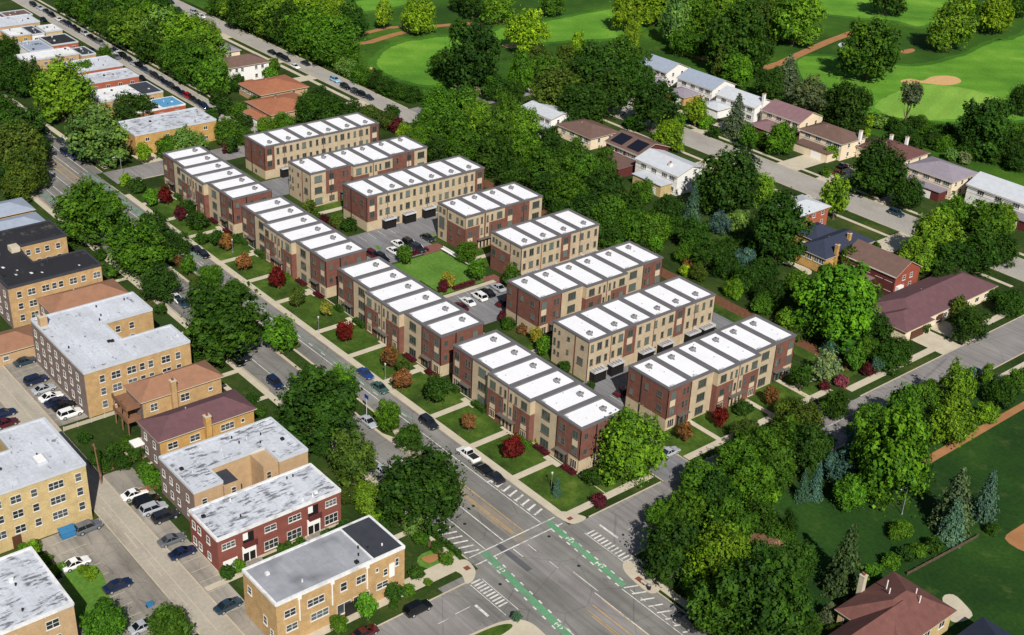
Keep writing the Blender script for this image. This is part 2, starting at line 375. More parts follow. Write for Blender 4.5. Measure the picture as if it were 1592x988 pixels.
sheet('driveway', [(-278, 299.6, -270, 312), (-262, 299.6, -257, 316), (-226, 299.6, -218, 314), (-211, 299.6, -205.5, 318), (-190, 299.6, -184, 317), (-300, 299.6, -294, 320), (-204, 276, -196, 287.6), (-172, 264, -165, 287.6), (-240, 276, -232, 287.6),
    (-134.4, 236.5, -124.6, 244), (-135.2, 245, -124.6, 251.5), (-344, 215, -338, 226.2), (-376, 212, -371, 226.2), (-401, 214, -394, 226.2), (-440, 214, -432, 226.2), (-470, 214, -455, 226.2), (-336, 141, -327.5, 147), (-113, 130.5, -107.5, 137)], 0.03, 'walk', 'pale concrete driveways in front of the houses', 'driveway')
sheet('apartment_walk', [(-209, 97, -207.6, 105.4), (-196.4, 97, -195.2, 105.4), (-205, 100, -200, 101.2), (-230, 96.5, -229, 105.4), (-150.5, 68, -149.3, 96), (-262, 97, -260.8, 105.4), (-293, 99.5, -291.8, 106), (-133, 94, -129.7, 103.8), (-143.6, 95, -142.4, 103), (-196.5, 74, -190, 79), (-188, 74.6, -187.4, 79)], 0, 'walk', 'pale concrete paths beside the apartment blocks', 'path', 0.05)
# corner plazas with tactile pads
def corner(px, label):
    b = MB(); b.prism(smooth_poly(px, 5), 0, 0.1); o = b.build('corner_pavement', 'walk'); tag(o, label, 'pavement', None, 'structure'); return o
o = corner([(-132, 126.6), (-128.6, 126.9), (-127.5, 128.2), (-127.7, 130.4), (-129.4, 129.8), (-131.4, 128.4)], 'concrete street corner below the last townhouse lawn')
b = MB(); b.box(-129.6, 127.4, 0.1, -128.8, 128.4, 0.112); b.build('tactile_pad', 'redtint', o)
o = corner([(-131.6, 102.6), (-131.6, 105.2), (-130.6, 106.2), (-128, 105.7), (-126.3, 104), (-126.3, 102.4), (-128.6, 103.2)], 'concrete street corner beside the orange brick building')
b = MB(); b.box(-129.7, 104.4, 0.1, -128.7, 105.4, 0.112); b.build('tactile_pad', 'redtint', o)
o = corner([(-114.9, 127.6), (-113.6, 125.9), (-111, 125.2), (-106.6, 125.1), (-106.4, 127.3), (-111, 127.4), (-113, 128.8)], 'concrete street corner under the big trees')
b = MB(); b.box(-110.6, 125.6, 0.1, -108.4, 126.6, 0.112); b.build('tactile_pad', 'redtint', o)
o = corner([(-116.2, 90), (-116, 99), (-114.9, 103), (-112.6, 104.8), (-108, 104.8), (-100, 104.6), (-100, 103), (-106, 102), (-110, 100), (-112.2, 96), (-113, 90)], 'rounded concrete corner at the bottom edge of the picture')
sheet('corner_lawn', [smooth_poly([(-115.7, 92), (-115.5, 99), (-114.4, 102), (-113.4, 101), (-113.2, 95), (-113.4, 91)], 4), [(-110.5, 90), (-109, 97), (-106, 100.5), (-100, 101.6), (-90, 101), (-90, 90)]], 0.112, 'lawn', 'small green lawns on the rounded bottom corner', 'lawn')
# kerbs (real steps)
b = MB()
for x0, y0, x1, y1 in [(-317, 126.42, -131, 126.6), (-330, 107, -198, 107.18), (-166, 106.3, -131, 106.48), (-127.7, 131, -127.5, 149.2), (-127.7, 158.8, -127.5, 203), (-139.5, 149.6, -127.5, 149.78), (-139.5, 158.22, -127.5, 158.4), (-124.8, 206, -124.6, 287), (-126.5, 20, -126.3, 102.6), (-115.2, 129, -115, 203), (-114.6, 240, -114.4, 287), (-106, 126.2, 60, 126.38), (-90, 105.3, 60, 105.5),
    (-260, 67.55, -134, 67.75), (-240, 62.25, -141, 62.42), (-330, 299.6, 200, 299.8), (-317, 287.4, -124.8, 287.6), (-560, 234, -328, 234.25), (-560, 225.9, -328, 226.2), (-900, 176.5, -335, 176.8), (-900, 183.4, -330, 183.65), (-560, 128.5, -328, 128.7), (-317.3, 130, -317.1, 150)]:
    b.box(x0, y0, 0, x1, y1, 0.13)
tag(b.build('kerb', 'kerb'), 'pale concrete kerbs along the streets', 'kerb', None, 'structure')

# golf course
def px_sheet(name, px, z, m, label, cat='grass', k=5):
    pts = smooth_poly(gp(*px), max(k, 8) if cat == 'grass' else k)
    if cat == 'grass':                           # ragged mown edge with a first cut round it
        rnd = random.Random(len(label) * 31); n = len(pts); cx = sum(q[0] for q in pts) / n; cy = sum(q[1] for q in pts) / n
        pts = [(x + rnd.uniform(-.5, .5), y + rnd.uniform(-.5, .5)) for x, y in pts]
        A = np.array(pts); d = np.roll(A, -1, 0) - np.roll(A, 1, 0); d /= np.linalg.norm(d, axis=1, keepdims=True) + 1e-9
        sg = 1.0 if sum(A[i - 1][0] * A[i][1] - A[i][0] * A[i - 1][1] for i in range(n)) > 0 else -1.0
        o = A + np.stack([d[:, 1], -d[:, 0]], 1) * sg * np.array([rnd.uniform(2.0, 3.6) for _ in range(n)])[:, None]
        if 'putting' not in name or m == 'fair': sheet('golf_first_cut', [[tuple(q) for q in o]], z - 0.008 - 0.0007 * (len(label) % 7), 'cut', 'darker first cut of grass round the ' + ' '.join(label.split()[1:8]), cat)
    return sheet(name, [pts], z, m, label, cat)
px_sheet('putting_green', [(586, 100), (594, 84), (622, 68), (660, 62), (690, 58), (720, 66), (720, 120), (690, 131), (655, 132), (618, 122), (598, 112)], 0.03, 'fair', 'light green oval fairway beside the hedge')
px_sheet('golf_fairway', [(762, 62), (776, 46), (830, 38), (880, 28), (960, 14), (1000, 18), (1000, 40), (960, 58), (900, 62), (850, 66), (800, 72)], 0.03, 'fair', 'bright fairway strip behind the dark round tree')
px_sheet('golf_fairway', [(1250, -6), (1270, 18), (1320, 26), (1390, 32), (1428, 41), (1460, 30), (1480, 8), (1460, -14), (1340, -16)], 0.03, 'fair', 'bright fairway at the top right beyond the rough')
px_sheet('golf_fairway', [(1240, 98), (1260, 88), (1330, 92), (1420, 104), (1490, 90), (1545, 66), (1575, 62), (1640, 40), (1680, 140), (1592, 186), (1540, 178), (1480, 190), (1400, 182), (1340, 175), (1290, 140), (1255, 128)], 0.03, 'fair', 'large striped fairway on the right edge')
px_sheet('golf_fairway', [(528, 12), (545, 4), (600, -4), (640, 2), (610, 12), (560, 18)], 0.03, 'fair', 'pale fairway patch at the top edge')
px_sheet('putting_green', [(1360, 165), (1392, 144), (1440, 132), (1500, 138), (1560, 156), (1570, 174), (1520, 182), (1450, 187), (1390, 182)], 0.045, 'green', 'light putting green below the sand bunker')
px_sheet('golf_bunker', [(1400, 126), (1416, 123), (1434, 126), (1448, 120), (1470, 118), (1488, 121), (1494, 128), (1476, 133), (1446, 131), (1424, 129), (1408, 131)], 0.06, 'sand', 'tan sand bunker on the fairway', 'bunker')
px_sheet('golf_bunker', [(563, 108), (578, 105), (582, 114), (574, 117), (566, 113)], 0.06, 'sand', 'small sand bunker behind the hedge', 'bunker')
px_sheet('golf_bunker', [(780, 70), (800, 68), (806, 74), (790, 75)], 0.06, 'sand', 'small sand bunker under the yellow green tree', 'bunker')
px_sheet('golf_bunker', [(1303, 70), (1312, 66), (1320, 72), (1312, 77)], 0.06, 'r_lg', 'small pale bunker left of the lone tree', 'bunker')
px_sheet('golf_bunker', [(1400, 80), (1418, 76), (1422, 80), (1408, 84)], 0.06, 'dirt', 'small bare patch right of the lone tree', 'bunker')
for px, wd, lb in (([(538, 71), (575, 66), (610, 55), (660, 43), (710, 38), (782, 34)], 3.6, 'brown path curving across the golf course'), ([(1187, 107), (1215, 98), (1247, 83), (1290, 64), (1328, 50)], 4.0, 'straight brown path across the rough at right'), ([(560, 54), (600, 44), (625, 42)], 3.0, 'short brown path at the top of the golf course'), ([(1060, 82), (1085, 90), (1110, 96)], 3.0, 'brown path behind the grey roofed houses')):
    sheet('golf_path', [strip(gp(*px), wd)], 0.05, 'dirt', lb, 'path')
sheet('dirt_path', [[(-103, 196), (-101, 196), (-101.2, 240), (-102.8, 240)]], 0.04, 'dirt', 'brown dirt path along the lower right lawn', 'path')
px_sheet('patio', [(1562, 838), (1580, 822), (1600, 814), (1610, 850), (1592, 858)], 0.05, 'dirt', 'brown patio at the right edge of the big yard', 'paving', 3)
px_sheet('patio', [(1465, 930), (1482, 925), (1500, 940), (1512, 958), (1490, 968), (1475, 962)], 0.05, 'walk', 'pale patio behind the lowest right house', 'paving', 3)
px_sheet('patio', [(1208, 410), (1230, 412), (1256, 428), (1262, 422), (1250, 415), (1222, 405)], 0.05, 'walk', 'pale patio behind the navy roofed house', 'paving', 2)
px_sheet('parking_pad', [(1290, 655), (1330, 640), (1350, 655), (1330, 680), (1296, 690)], 0.03, 'asphalt2', 'grey paved pad among the trees', 'paving', 3)
px_sheet('yard_lawn', [(1108, 360), (1140, 348), (1160, 362), (1150, 380), (1120, 374)], 0.02, 'lawn', 'sunlit lawn of a garden behind the trees', 'lawn')  # garden lawn, lighter than the grass ground around it
px_sheet('yard_lawn', [(90, 930), (105, 890), (150, 880), (170, 925), (165, 950), (130, 975)], 0.03, 'court', 'bright green yard behind the lower left roof', 'lawn', 3)
px_sheet('yard_lawn', [(655, 862), (700, 850), (712, 868), (690, 886), (652, 880)], 0.03, 'court', 'bright green yard beside the black roof', 'lawn', 3)
px_sheet('bare_patch', [(655, 868), (678, 862), (682, 868), (668, 876)], 0.035, 'dirt', 'bare earth patch in the yard beside the black roof', 'ground', 3)

# ---------------------------------------------------------------- painted markings, one object per kind on its road
RD = {o.name: o for o in bpy.data.objects}
Z1 = 0.036
def marks(road, name, m, items, z=Z1):
    b = MB()
    for ii, it in enumerate(items):
        (x0, y0), (x1, y1), wd = it; z += 0.00002
        d = np.array([x1 - x0, y1 - y0], float); d /= np.linalg.norm(d); n = np.array([-d[1], d[0]]) * wd / 2
        b.face([(x0 + n[0], y0 + n[1], z), (x0 - n[0], y0 - n[1], z), (x1 - n[0], y1 - n[1], z), (x1 + n[0], y1 + n[1], z)])
    return b.build(name, m, RD[road], (0, 0, 0))
H = lambda y, x0, x1, wd=0.16: ((x0, y), (x1, y), wd)
V = lambda x, y0, y1, wd=0.16: ((x, y0), (x, y1), wd)
dash = lambda y, x0, x1, on, gap, wd=0.14: [H(y, x0 + i * (on + gap), x0 + i * (on + gap) + on, wd) for i in range(int((x1 - x0) / (on + gap)))]
wl = [H(123.0, -300, -131.4), H(110.5, -215, -131.5), H(114.45, -163, -131.4, 0.2), H(122.15, -110, -60), H(118.6, -118, -112), H(117.9, -112, -60), H(114.4, -128.6, -126), H(108.4, -112, -60),
      V(-131.15, 106.9, 126.0, 0.24), V(-129.0, 106.6, 126.0, 0.24)]
wl += [((-142 + i * 1.55, 107.0), (-141.2 + i * 1.55, 109.6), 0.34) for i in range(7)] + [V(-144.2, 107.4, 110.4, 0.3), V(-143.4, 108.6, 110.4, 0.3)]
wl += [((-146 + i * 1.75, 123.5), (-146.6 + i * 1.75, 125.8), 0.42) for i in range(8)] + dash(123.6, -145, -133, 1.0, 0.8) + [V(-146.5, 123, 124.4, 0.3)]
wl += [((-110 + i * 1.9, 122.6), (-109 + i * 1.9, 124.9), 0.3) for i in range(9)] + dash(123.1, -109, -95, 1.2, 1.2)
wl += [V(-212.6, 107.8, 110.4, 0.18), H(116.9, -368, -322), H(125.3, -372, -330), H(122.7, -366, -330), H(113.4, -352, -318), H(111, -340, -318, 0.14)] + dash(123.9, -330, -170, 1.6, 3.4)
wl += dash(117.2, -128, -112, 2.2, 3.4)
marks('main_road', 'white_marking', 'white', wl)
yl = [H(119.0, -165, -131.5, 0.2), H(117.3, -163, -131.8, 0.14), H(116.9, -160, -131.8, 0.12), H(115.6, -110, -60, 0.18), H(114.1, -110, -60, 0.14), H(113.7, -108, -60, 0.12), H(117.7, -110, -60, 0.12), H(121.4, -372, -324, 0.22), H(119.0, -372, -322, 0.2)]
marks('main_road', 'yellow_marking', 'yellow', yl, 0.040)
marks('main_road', 'worn_tan_lane', 'tan', [H(117.3, -166, -129.5, 2.6), H(120.2, -372, -322, 2.2)], 0.0335)
marks('main_road', 'pale_concrete_lane', 'asphalt2', [((-129, 116.4), (-60, 115.0), 3.4)], 0.0338)
marks('main_road', 'green_bike_lane', 'bike', [((-131, 124.2), (-110.4, 123.0), 1.15), ((-131, 109.9), (-104, 107.3), 1.3), ((-104, 107.3), (-60, 107.3), 1.3)], 0.038)
marks('main_road', 'worn_bike_lane', 'bikeold', [((-329, 124.9), (-262, 124.9), 1.5), ((-322, 109.3), (-314, 109.3), 1.4), ((-240, 124.3), (-172, 124.3), 0.5)], 0.034)
bk = []
for i in range(9):
    x = -129.5 + i * 2.15; yc = 124.12 - (x + 131) * 0.058
    bk += [((x, yc + 0.75), (x + 0.9, yc + 0.7), 0.28), ((x + 0.6, yc - 0.75), (x + 1.5, yc - 0.8), 0.28)]
for i in range(16):
    x = -129 + i * 2.6; yc = max(107.3, 109.7 - (x + 129) * 0.097)
    bk += [((x, yc + 0.85), (x + 0.9, yc + 0.77), 0.28), ((x + 0.6, yc - 0.85), (x + 1.5, yc - 0.93), 0.28)]
for x, y in ((-125.6, 123.85), (-117.6, 123.4), (-126.6, 109.4), (-110.4, 107.9)):   # cyclist symbols
    bk += [((x, y), (x + 0.9, y + 0.1), 0.22), ((x + 0.2, y - 0.4), (x + 0.2, y + 0.4), 0.2), ((x + 0.9, y - 0.35), (x + 0.9, y + 0.45), 0.2), ((x + 1.4, y - 0.3), (x + 1.7, y), 0.18), ((x + 1.4, y + 0.3), (x + 1.7, y), 0.18)]
marks('main_road', 'bike_marking', 'white', bk, 0.042)
zb = [V(-124.2 + i * 0.86, 127.5, 129.2, 0.34) for i in range(12)] + [H(127.25, -124.6, -114.2, 0.14)] + [H(131.0, -124.8, -120.2, 0.45)]
zb += [V(-125.7 + i * 0.78, 103.1, 105.0, 0.34) for i in range(10)] + [H(105.25, -125.6, -116.2, 0.14), H(102.8, -125.6, -116.4, 0.14), H(100.4, -121.2, -117.9, 0.5)]
zb += [V(-121.3, 191, 203, 0.14), V(-119.5, 186, 193, 0.14), V(-120.8, 134, 145, 0.12), V(-121.4, 96.5, 99.5, 0.12), V(-121.2, 93, 95, 0.12), V(-120.4, 210, 216, 0.12)]
marks('cross_street', 'white_marking', 'white', zb, 0.032)
tl = []
for i in range(6): tl += [((-251.8 + 0.2, 158 + i * 3.0), (-247.4, 158 + i * 3.0), 0.1), ((-237.8, 158 + i * 3.0), (-233.4, 158 + i * 3.0), 0.1)]
for i in range(6): tl += [((-210.2, 158.5 + i * 2.9), (-205.4, 158.5 + i * 2.9), 0.1)]
for i in range(5): tl += [((-155.6, 160 + i * 2.8), (-151.2, 160 + i * 2.8), 0.1)]
marks('townhouse_lane', 'white_marking', 'white', tl, 0.028)
marks('townhouse_lane', 'green_patch', 'court', [((-244, 164.6), (-241.6, 164.0), 1.0), ((-243.4, 172.5), (-242, 173.6), 1.1), ((-242.6, 180), (-241, 181), 1.1), ((-154.6, 166.2), (-152.2, 168.6), 1.6)], 0.03)
al = [H(64.9, -236, -140, 0.12)] + dash(63.9, -180, -140, 5, 4, 0.12)
marks('back_alley', 'white_marking', 'walk', al, 0.03)
pl = [V(-233.6 + i * 2.75, 68, 73.6, 0.1) for i in range(9)] + [V(-175 + i * 3.0, 53, 57.5, 0.1) for i in range(11)] + [V(-158 + i * 3.0, 68, 71.4, 0.1) for i in range(6)]
marks('parking_lot', 'white_marking', 'walk', pl, 0.026)
b = MB()
for x, y in ((-127.6, 121.6), (-118.6, 120.4), (-152, 124.4), (-139, 112), (-122.8, 106.8)):
    b.prism([(x + 0.3 * math.cos(t), y + 0.3 * math.sin(t)) for t in np.linspace(0, 6.283, 12, endpoint=False)], 0.03, 0.041)
b.build('manhole_cover', 'dark', RD['main_road'], (0, 0, 0))

# ================================================================== WINDOWS (shared meshes), facing -y at rotation 0
WM = {}
def win_mesh(wd, ht, kind):
    k = (round(wd, 2), round(ht, 2), kind)
    if k in WM: return WM[k]
    b = MB(); f = 0.07; t = 0.07
    fr, gl = ('framed', 'glassd') if kind[0] == 'd' else ('frame', 'glass')
    if kind[0] == 'p': fr = 'panel'
    h2 = wd / 2
    b.box(-h2, -t, 0, -h2 + f, 0.02, ht); b.box(h2 - f, -t, 0, h2, 0.02, ht)
    b.box(-h2 + f, -t, 0, h2 - f, 0.02, f); b.box(-h2 + f, -t, ht - f, h2 - f, 0.02, ht)
    b.box(-h2 - 0.08, -t - 0.07, -0.1, h2 + 0.08, 0.02, -0.002)
    b.face([(-h2 + f, -0.025, f), (h2 - f, -0.025, f), (h2 - f, -0.025, ht - f), (-h2 + f, -0.025, ht - f)], 1)
    n = int(kind[1])
    for i in range(1, n):
        x = -h2 + wd * i / n; b.box(x - 0.04, -t + 0.01, f, x + 0.04, 0.0, ht - f)
    if kind.endswith('h'): b.box(-h2 + f, -t + 0.015, ht * 0.5 - 0.035, h2 - f, 0.0, ht * 0.5 + 0.035)
    WM[k] = b.mesh('window', [fr, gl]); return WM[k]

def put_win(parent, face, u, z, wd, ht, kind, rect, off=0.012):
    """face S: u from x0; E: u from y0; N, W likewise"""
    x0, y0, x1, y1 = rect; me = win_mesh(wd, ht, kind); L = parent.location
    p, rz = {'S': ((x0 + u, y0 - off), 0), 'E': ((x1 + off, y0 + u), math.pi / 2), 'N': ((x0 + u, y1 + off), math.pi), 'W': ((x0 - off, y0 + u), -math.pi / 2)}[face]
    return inst('window', me, parent, (p[0] - L.x, p[1] - L.y, z - L.z), rz)

# ================================================================== TOWNHOUSE ROWS
def townhouse(label, x0, y0, x1, y1, n, axis, segs, end, hh=9.8):
    t = thing('townhouse_row', label, 'townhouses', (x0, y0, 0), 'flat roofed brick townhouse rows')
    L = (x1 - x0) if axis == 'x' else (y1 - y0); U = L / n
    brick, beige, trim = MB(), MB(), MB()
    core = MB(); core.box(x0 + 0.12, y0 + 0.12, 0, x1 - 0.12, y1 - 0.12, hh - 0.5)
    core.build('wall', 'beige', t)
    lf, sf = ('S', 'E') if axis == 'x' else ('E', 'S')
    prot = 0.0
    def clad(mb, face, a, b, z0, z1, p=0.0):
        if face == 'S': mb.box(x0 + a, y0 - p, z0, x0 + b, y0 + 0.12, z1)
        elif face == 'E': mb.box(x1 - 0.12, y0 + a, z0, x1 + p, y0 + b, z1)
    rect = (x0, y0, x1, y1)
    def W(face, u, z, wd, ht, kind, p=0.0): put_win(t, face, u, z, wd, ht, kind, rect, p + 0.012)
    def prot_rect(p): return p
    doors = []
    for (a, b, ty, *pp) in segs:
        p = pp[0] if pp else 0.0; a *= U; b *= U; wd = b - a; c = (a + b) / 2
        top = hh - 0.35; brick, beige, trim = MB(), MB(), MB()
        if ty == 'brick':                       # entry unit: windows on one side, door recess on the other
            flip = pp[1] if len(pp) > 1 else 1
            ua = c - flip * wd * 0.28; ub = c + flip * wd * 0.2; uc = c + flip * wd * 0.36
            clad(brick, lf, a, b, 2.9, top, p); s0, s1 = sorted((c - flip * wd * 0.5, c - flip * wd * 0.05)); clad(beige, lf, s0, s1, 0, 2.9, p - 0.01); s0, s1 = sorted((c - flip * wd * 0.05, c + flip * wd * 0.5)); clad(brick, lf, s0, s1, 0, 2.9, p - 0.02)
            for z in (3.5, 7.0): W(lf, ua, z, 1.5, 1.7, 'd2', p)
            clad(trim, lf, ua - 0.75, ua + 0.75, 5.3, 6.9, p + 0.02)
            W(lf, ua, 0.5, 1.8, 1.9, 'p3', p)
            for u, q in ((ub, 0.6), (uc, 0.5)):
                for z in (3.9, 6.9): W(lf, u, z, q + 0.1, 1.6, 'd1h', p)
            doors.append((c + flip * wd * 0.22, 2.6, p))
        elif ty == 'beige3':
            clad(beige, lf, a, b, 0, top, p)
            for z in (0.6, 3.7, 6.9): W(lf, c, z, min(2.3, wd - 0.9), 1.8, 'd3', p)
        elif ty == 'mix':
            flip = pp[1] if len(pp) > 1 else 1
            clad(beige, lf, a, b, 6.5, top, p); clad(brick, lf, a, b, 0, 6.5, p + 0.01)
            ua = c - flip * wd * 0.16; ub = c + flip * wd * 0.32
            W(lf, ua, 7.0, 1.7, 1.7, 'd2', p + 0.01); W(lf, ua, 3.9, 1.3, 1.5, 'd2', p + 0.01); W(lf, ub, 7.0, 0.6, 1.6, 'd1h', p + 0.01); W(lf, ub, 3.8, 0.6, 1.9, 'd1h', p + 0.01)
            clad(trim, lf, ua - 0.8, ua + 0.8, 2.5, 3.6, p + 0.03); W(lf, ua, 0.5, 1.6, 1.7, 'p3', p + 0.01)
        elif ty == 'strip':
            clad(beige, lf, a, b, 0, top, p + 0.03); clad(brick, lf, c - 0.12, c + 0.12, 0, top + 0.02, p + 0.08)
            for s in (-1, 1):
                for z in (3.8, 6.9): W(lf, c + s * wd * 0.3, z, 0.6, 1.7, 'd1h', p + 0.03)
            doors.append((c, 4.4, p))
        elif ty == 'brickwin':
            clad(brick, lf, a, b, 2.7, top, p)
            W(lf, c, 7.2, 1.5, 1.7, 'd2', p); W(lf, c, 3.6, 1.4, 1.7, 'd2', p); clad(trim, lf, c - 0.8, c + 0.8, 5.4, 7.1, p + 0.02)
        elif ty == 'garage':
            clad(beige, lf, a, b, 0, top, p)
            k = max(1, int(round(wd / 2.2)))
            for i in range(k):
                u = a + wd * (i + 0.5) / k
                if i % 3 == 1: W(lf, u, 7.0, 1.3, 1.7, 'd2', p); W(lf, u, 3.7, 1.3, 1.7, 'd2', p)
                else: W(lf, u, 7.0, 0.8, 1.7, 'd1h', p); W(lf, u, 3.8, 0.8, 1.5, 'd1h', p)
        if brick.f: brick.build('brick_facade', 'brick', t)
        if beige.f: beige.build('beige_facade', 'beige', t)
        if trim.f: trim.build('cream_panel', 'panel', t)
    for u, wd, p in doors:                      # dark panel paints the shade of a door recess under a dark canopy
        b = MB()
        if lf == 'S': b.box(x0 + u - wd / 2, y0 - p - 0.05, 0.1, x0 + u + wd / 2, y0 - p + 0.1, 2.5); q = (x0 + u - wd / 2 - 0.2, y0 - p - 0.9, 2.6, x0 + u + wd / 2 + 0.2, y0 - p + 0.05, 2.8)
        else: b.box(x1 + p - 0.1, y0 + u - wd / 2, 0.1, x1 + p + 0.05, y0 + u + wd / 2, 2.5); q = (x1 + p - 0.05, y0 + u - wd / 2 - 0.2, 2.6, x1 + p + 0.9, y0 + u + wd / 2 + 0.2, 2.8)
        d = b.build('entrance', 'dark', t)
        c = MB(); c.box(*q); c.build('canopy', 'framed', t)
        g = MB(); m = max(2, int(wd / 0.9))
        for i in range(m):
            v = u - wd / 2 + wd * (i + 0.5) / m; s = 0.28
            if lf == 'S': g.face([(x0 + v - s, y0 - p - 0.062, 0.2), (x0 + v + s, y0 - p - 0.062, 0.2), (x0 + v + s, y0 - p - 0.062, 2.3), (x0 + v - s, y0 - p - 0.062, 2.3)])
            else: g.face([(x1 + p + 0.062, y0 + v - s, 0.2), (x1 + p + 0.062, y0 + v + s, 0.2), (x1 + p + 0.062, y0 + v + s, 2.3), (x1 + p + 0.062, y0 + v - s, 2.3)])
        gl = g.build('door', 'glassd' if wd < 3 else 'beige', t)
    # garages with balconies
    if any(s[2] == 'garage' for s in segs):
        gs = [s for s in segs if s[2] == 'garage']
        for (a, b_, ty, *pp) in gs:
            k = max(1, int(round(b_ - a)))
            for i in range(k):
                u = (a + (b_ - a) * (i + 0.5) / k) * U
                g = MB(); g.box(x1 - 0.1, y0 + u - 1.6, 0.05, x1 + 0.06, y0 + u + 1.6, 2.5); g.box(x1, y0 + u - 1.75, 0, x1 + 1.5, y0 + u - 1.6, 2.5); g.box(x1, y0 + u + 1.6, 0, x1 + 1.5, y0 + u + 1.75, 2.5); g.box(x1 + 1.38, y0 + u - 1.6, 0.05, x1 + 1.44, y0 + u + 1.6, 2.0)
                g.build('garage', 'black', t)  # near-black panels stand in for the shade inside the garage openings
                c = MB(); c.box(x1, y0 + u - 1.85, 2.52, x1 + 1.75, y0 + u + 1.85, 2.7)
                c.box(x1 + 1.65, y0 + u - 1.85, 2.7, x1 + 1.75, y0 + u + 1.85, 3.0); c.box(x1, y0 + u - 1.85, 2.7, x1 + 1.65, y0 + u - 1.75, 3.0); c.box(x1, y0 + u + 1.75, 2.7, x1 + 1.65, y0 + u + 1.85, 3.0)
                for q in range(4): c.box(x1 + 0.25, y0 + u - 1.5 + q * 0.8, 2.7, x1 + 1.3, y0 + u - 1.05 + q * 0.8, 2.86, 1)
                if i % 2 == 0: W('E', u + U * 0.46, 0.7, 1.6, 1.4, 'd3')
                c.build('balcony', ['canopy', 'metal'], t)
    # rainwater pipes on the seams and a dark string course under the parapet
    for k in range(1, n):
        if axis == 'x' and k in (2, 4) or k % 2 == 0 and axis == 'y' and k in (2, 4): continue
        pk = next((s[3] for s in segs if len(s) > 3 and s[0] < k < s[1]), 0.0)
        if pk: continue
        q = MB()
        if axis == 'x': q.box(x0 + k * U - 0.06, y0 - 0.12, 0.2, x0 + k * U + 0.06, y0 - 0.003, hh - 0.5)
        else: q.box(x1 + 0.003, y0 + k * U - 0.06, 0.2, x1 + 0.12, y0 + k * U + 0.06, hh - 0.5)
        q.build('downpipe', 'dark' if 'garage' not in [s[2] for s in segs] else 'brick', t)
    # end face
    e = MB(); e2 = MB(); e3 = MB(); D = (y1 - y0) if axis == 'x' else (x1 - x0)
    def EC(mb, a, b, z0, z1, p=0.0): clad(mb, sf, a * D, b * D, z0, z1, p)
    def EW(u, z, wd, ht, kind): put_win(t, sf, u * D, z, wd, ht, kind, rect, 0.03)
    top = hh - 0.35
    if end == 'brick':
        EC(e, 0, 1, 2.7, top); EC(e2, 0, 1, 0, 2.7, -0.02)
        for u, z in ((0.12, 7.1), (0.12, 3.7), (0.48, 6.9), (0.8, 7.0), (0.82, 3.9)): EW(u, z, 0.9 if u < 0.7 else 1.3, 1.3, 'd2')
        EW(0.55, 0.9, 1.0, 0.7, 'd1'); EC(e3, 0.335, 0.36, 0, top, 0.08)
    elif end == 'beige':
        EC(e2, 0, 1, 0, top); EC(e, 0.62, 0.65, 0, top, 0.06)
        for u, z, a, b in ((0.08, 7.7, 0.5, 0.7), (0.2, 7.6, 0.5, 0.7), (0.46, 7.3, 0.8, 0.8), (0.84, 7.2, 0.9, 0.8), (0.08, 4.6, 0.6, 1.5), (0.2, 4.4, 0.6, 1.5), (0.45, 4.0, 0.6, 1.0), (0.8, 3.4, 1.7, 1.6), (0.1, 2.4, 0.6, 0.9), (0.2, 2.3, 0.6, 0.9), (0.52, 1.8, 0.6, 0.6)): EW(u, z, a, b, 'd1' if a < 1 else 'd3')
    elif end == 'mixed':
        EC(e2, 0, 0.34, 0, top); EC(e, 0.34, 1, 0, 6.3); EC(e2, 0.34, 1, 6.3, top, -0.01); EC(e, 0.335, 0.36, 6.3, top + 0.01, 0.06)
        EW(0.16, 3.4, 2.2, 3.0, 'd3h')
        for u, z in ((0.1, 7.7), (0.24, 7.6), (0.46, 7.3), (0.72, 7.2), (0.88, 7.2), (0.48, 4.2), (0.78, 4.2), (0.5, 1.6), (0.16, 1.0)): EW(u, z, 0.9, 1.2, 'd2')
    elif end == 'mixed_left':
        EC(e, 0, 0.64, 0, 6.3); EC(e2, 0, 0.64, 6.3, top, -0.01); EC(e2, 0.66, 1, 0, top); EC(e, 0.64, 0.66, 0, top, 0.06)
        for u, z in ((0.1, 7.6), (0.2, 7.5), (0.32, 7.4), (0.5, 7.2), (0.78, 7.2), (0.9, 7.2), (0.12, 3.8), (0.4, 3.6), (0.82, 3.4)): EW(u, z, 0.7 if z > 7 else 1.4, 1.0 if z > 7 else 1.7, 'd2')
    for mb, nm, mt in ((e, 'brick_facade', 'brick'), (e2, 'beige_facade', 'beige'), (e3, 'downpipe', 'dark')):
        if mb.f: mb.build(nm, mt, t)
    # back faces in brick
    bk_ = MB()
    if axis == 'x': bk_.box(x0, y1 - 0.12, 0, x1, y1, top); bk_.box(x0, y0, 0, x0 + 0.12, y1 - 0.12, top)
    else: bk_.box(x0, y0, 0, x0 + 0.12, y1, top); bk_.box(x0 + 0.12, y1 - 0.12, 0, x1, y1, top)
    bk_.build('rear_wall', 'brick' if end == 'brick' else 'beige', t)
    # parapet: outline per unit, with the forward units standing proud
    pr = [0.0] * n
    for s in segs:
        if len(s) > 3 and s[3] > 0:
            for k in range(int(s[0]), min(n, int(math.ceil(s[1])))): pr[k] = s[3]
    par = MB()
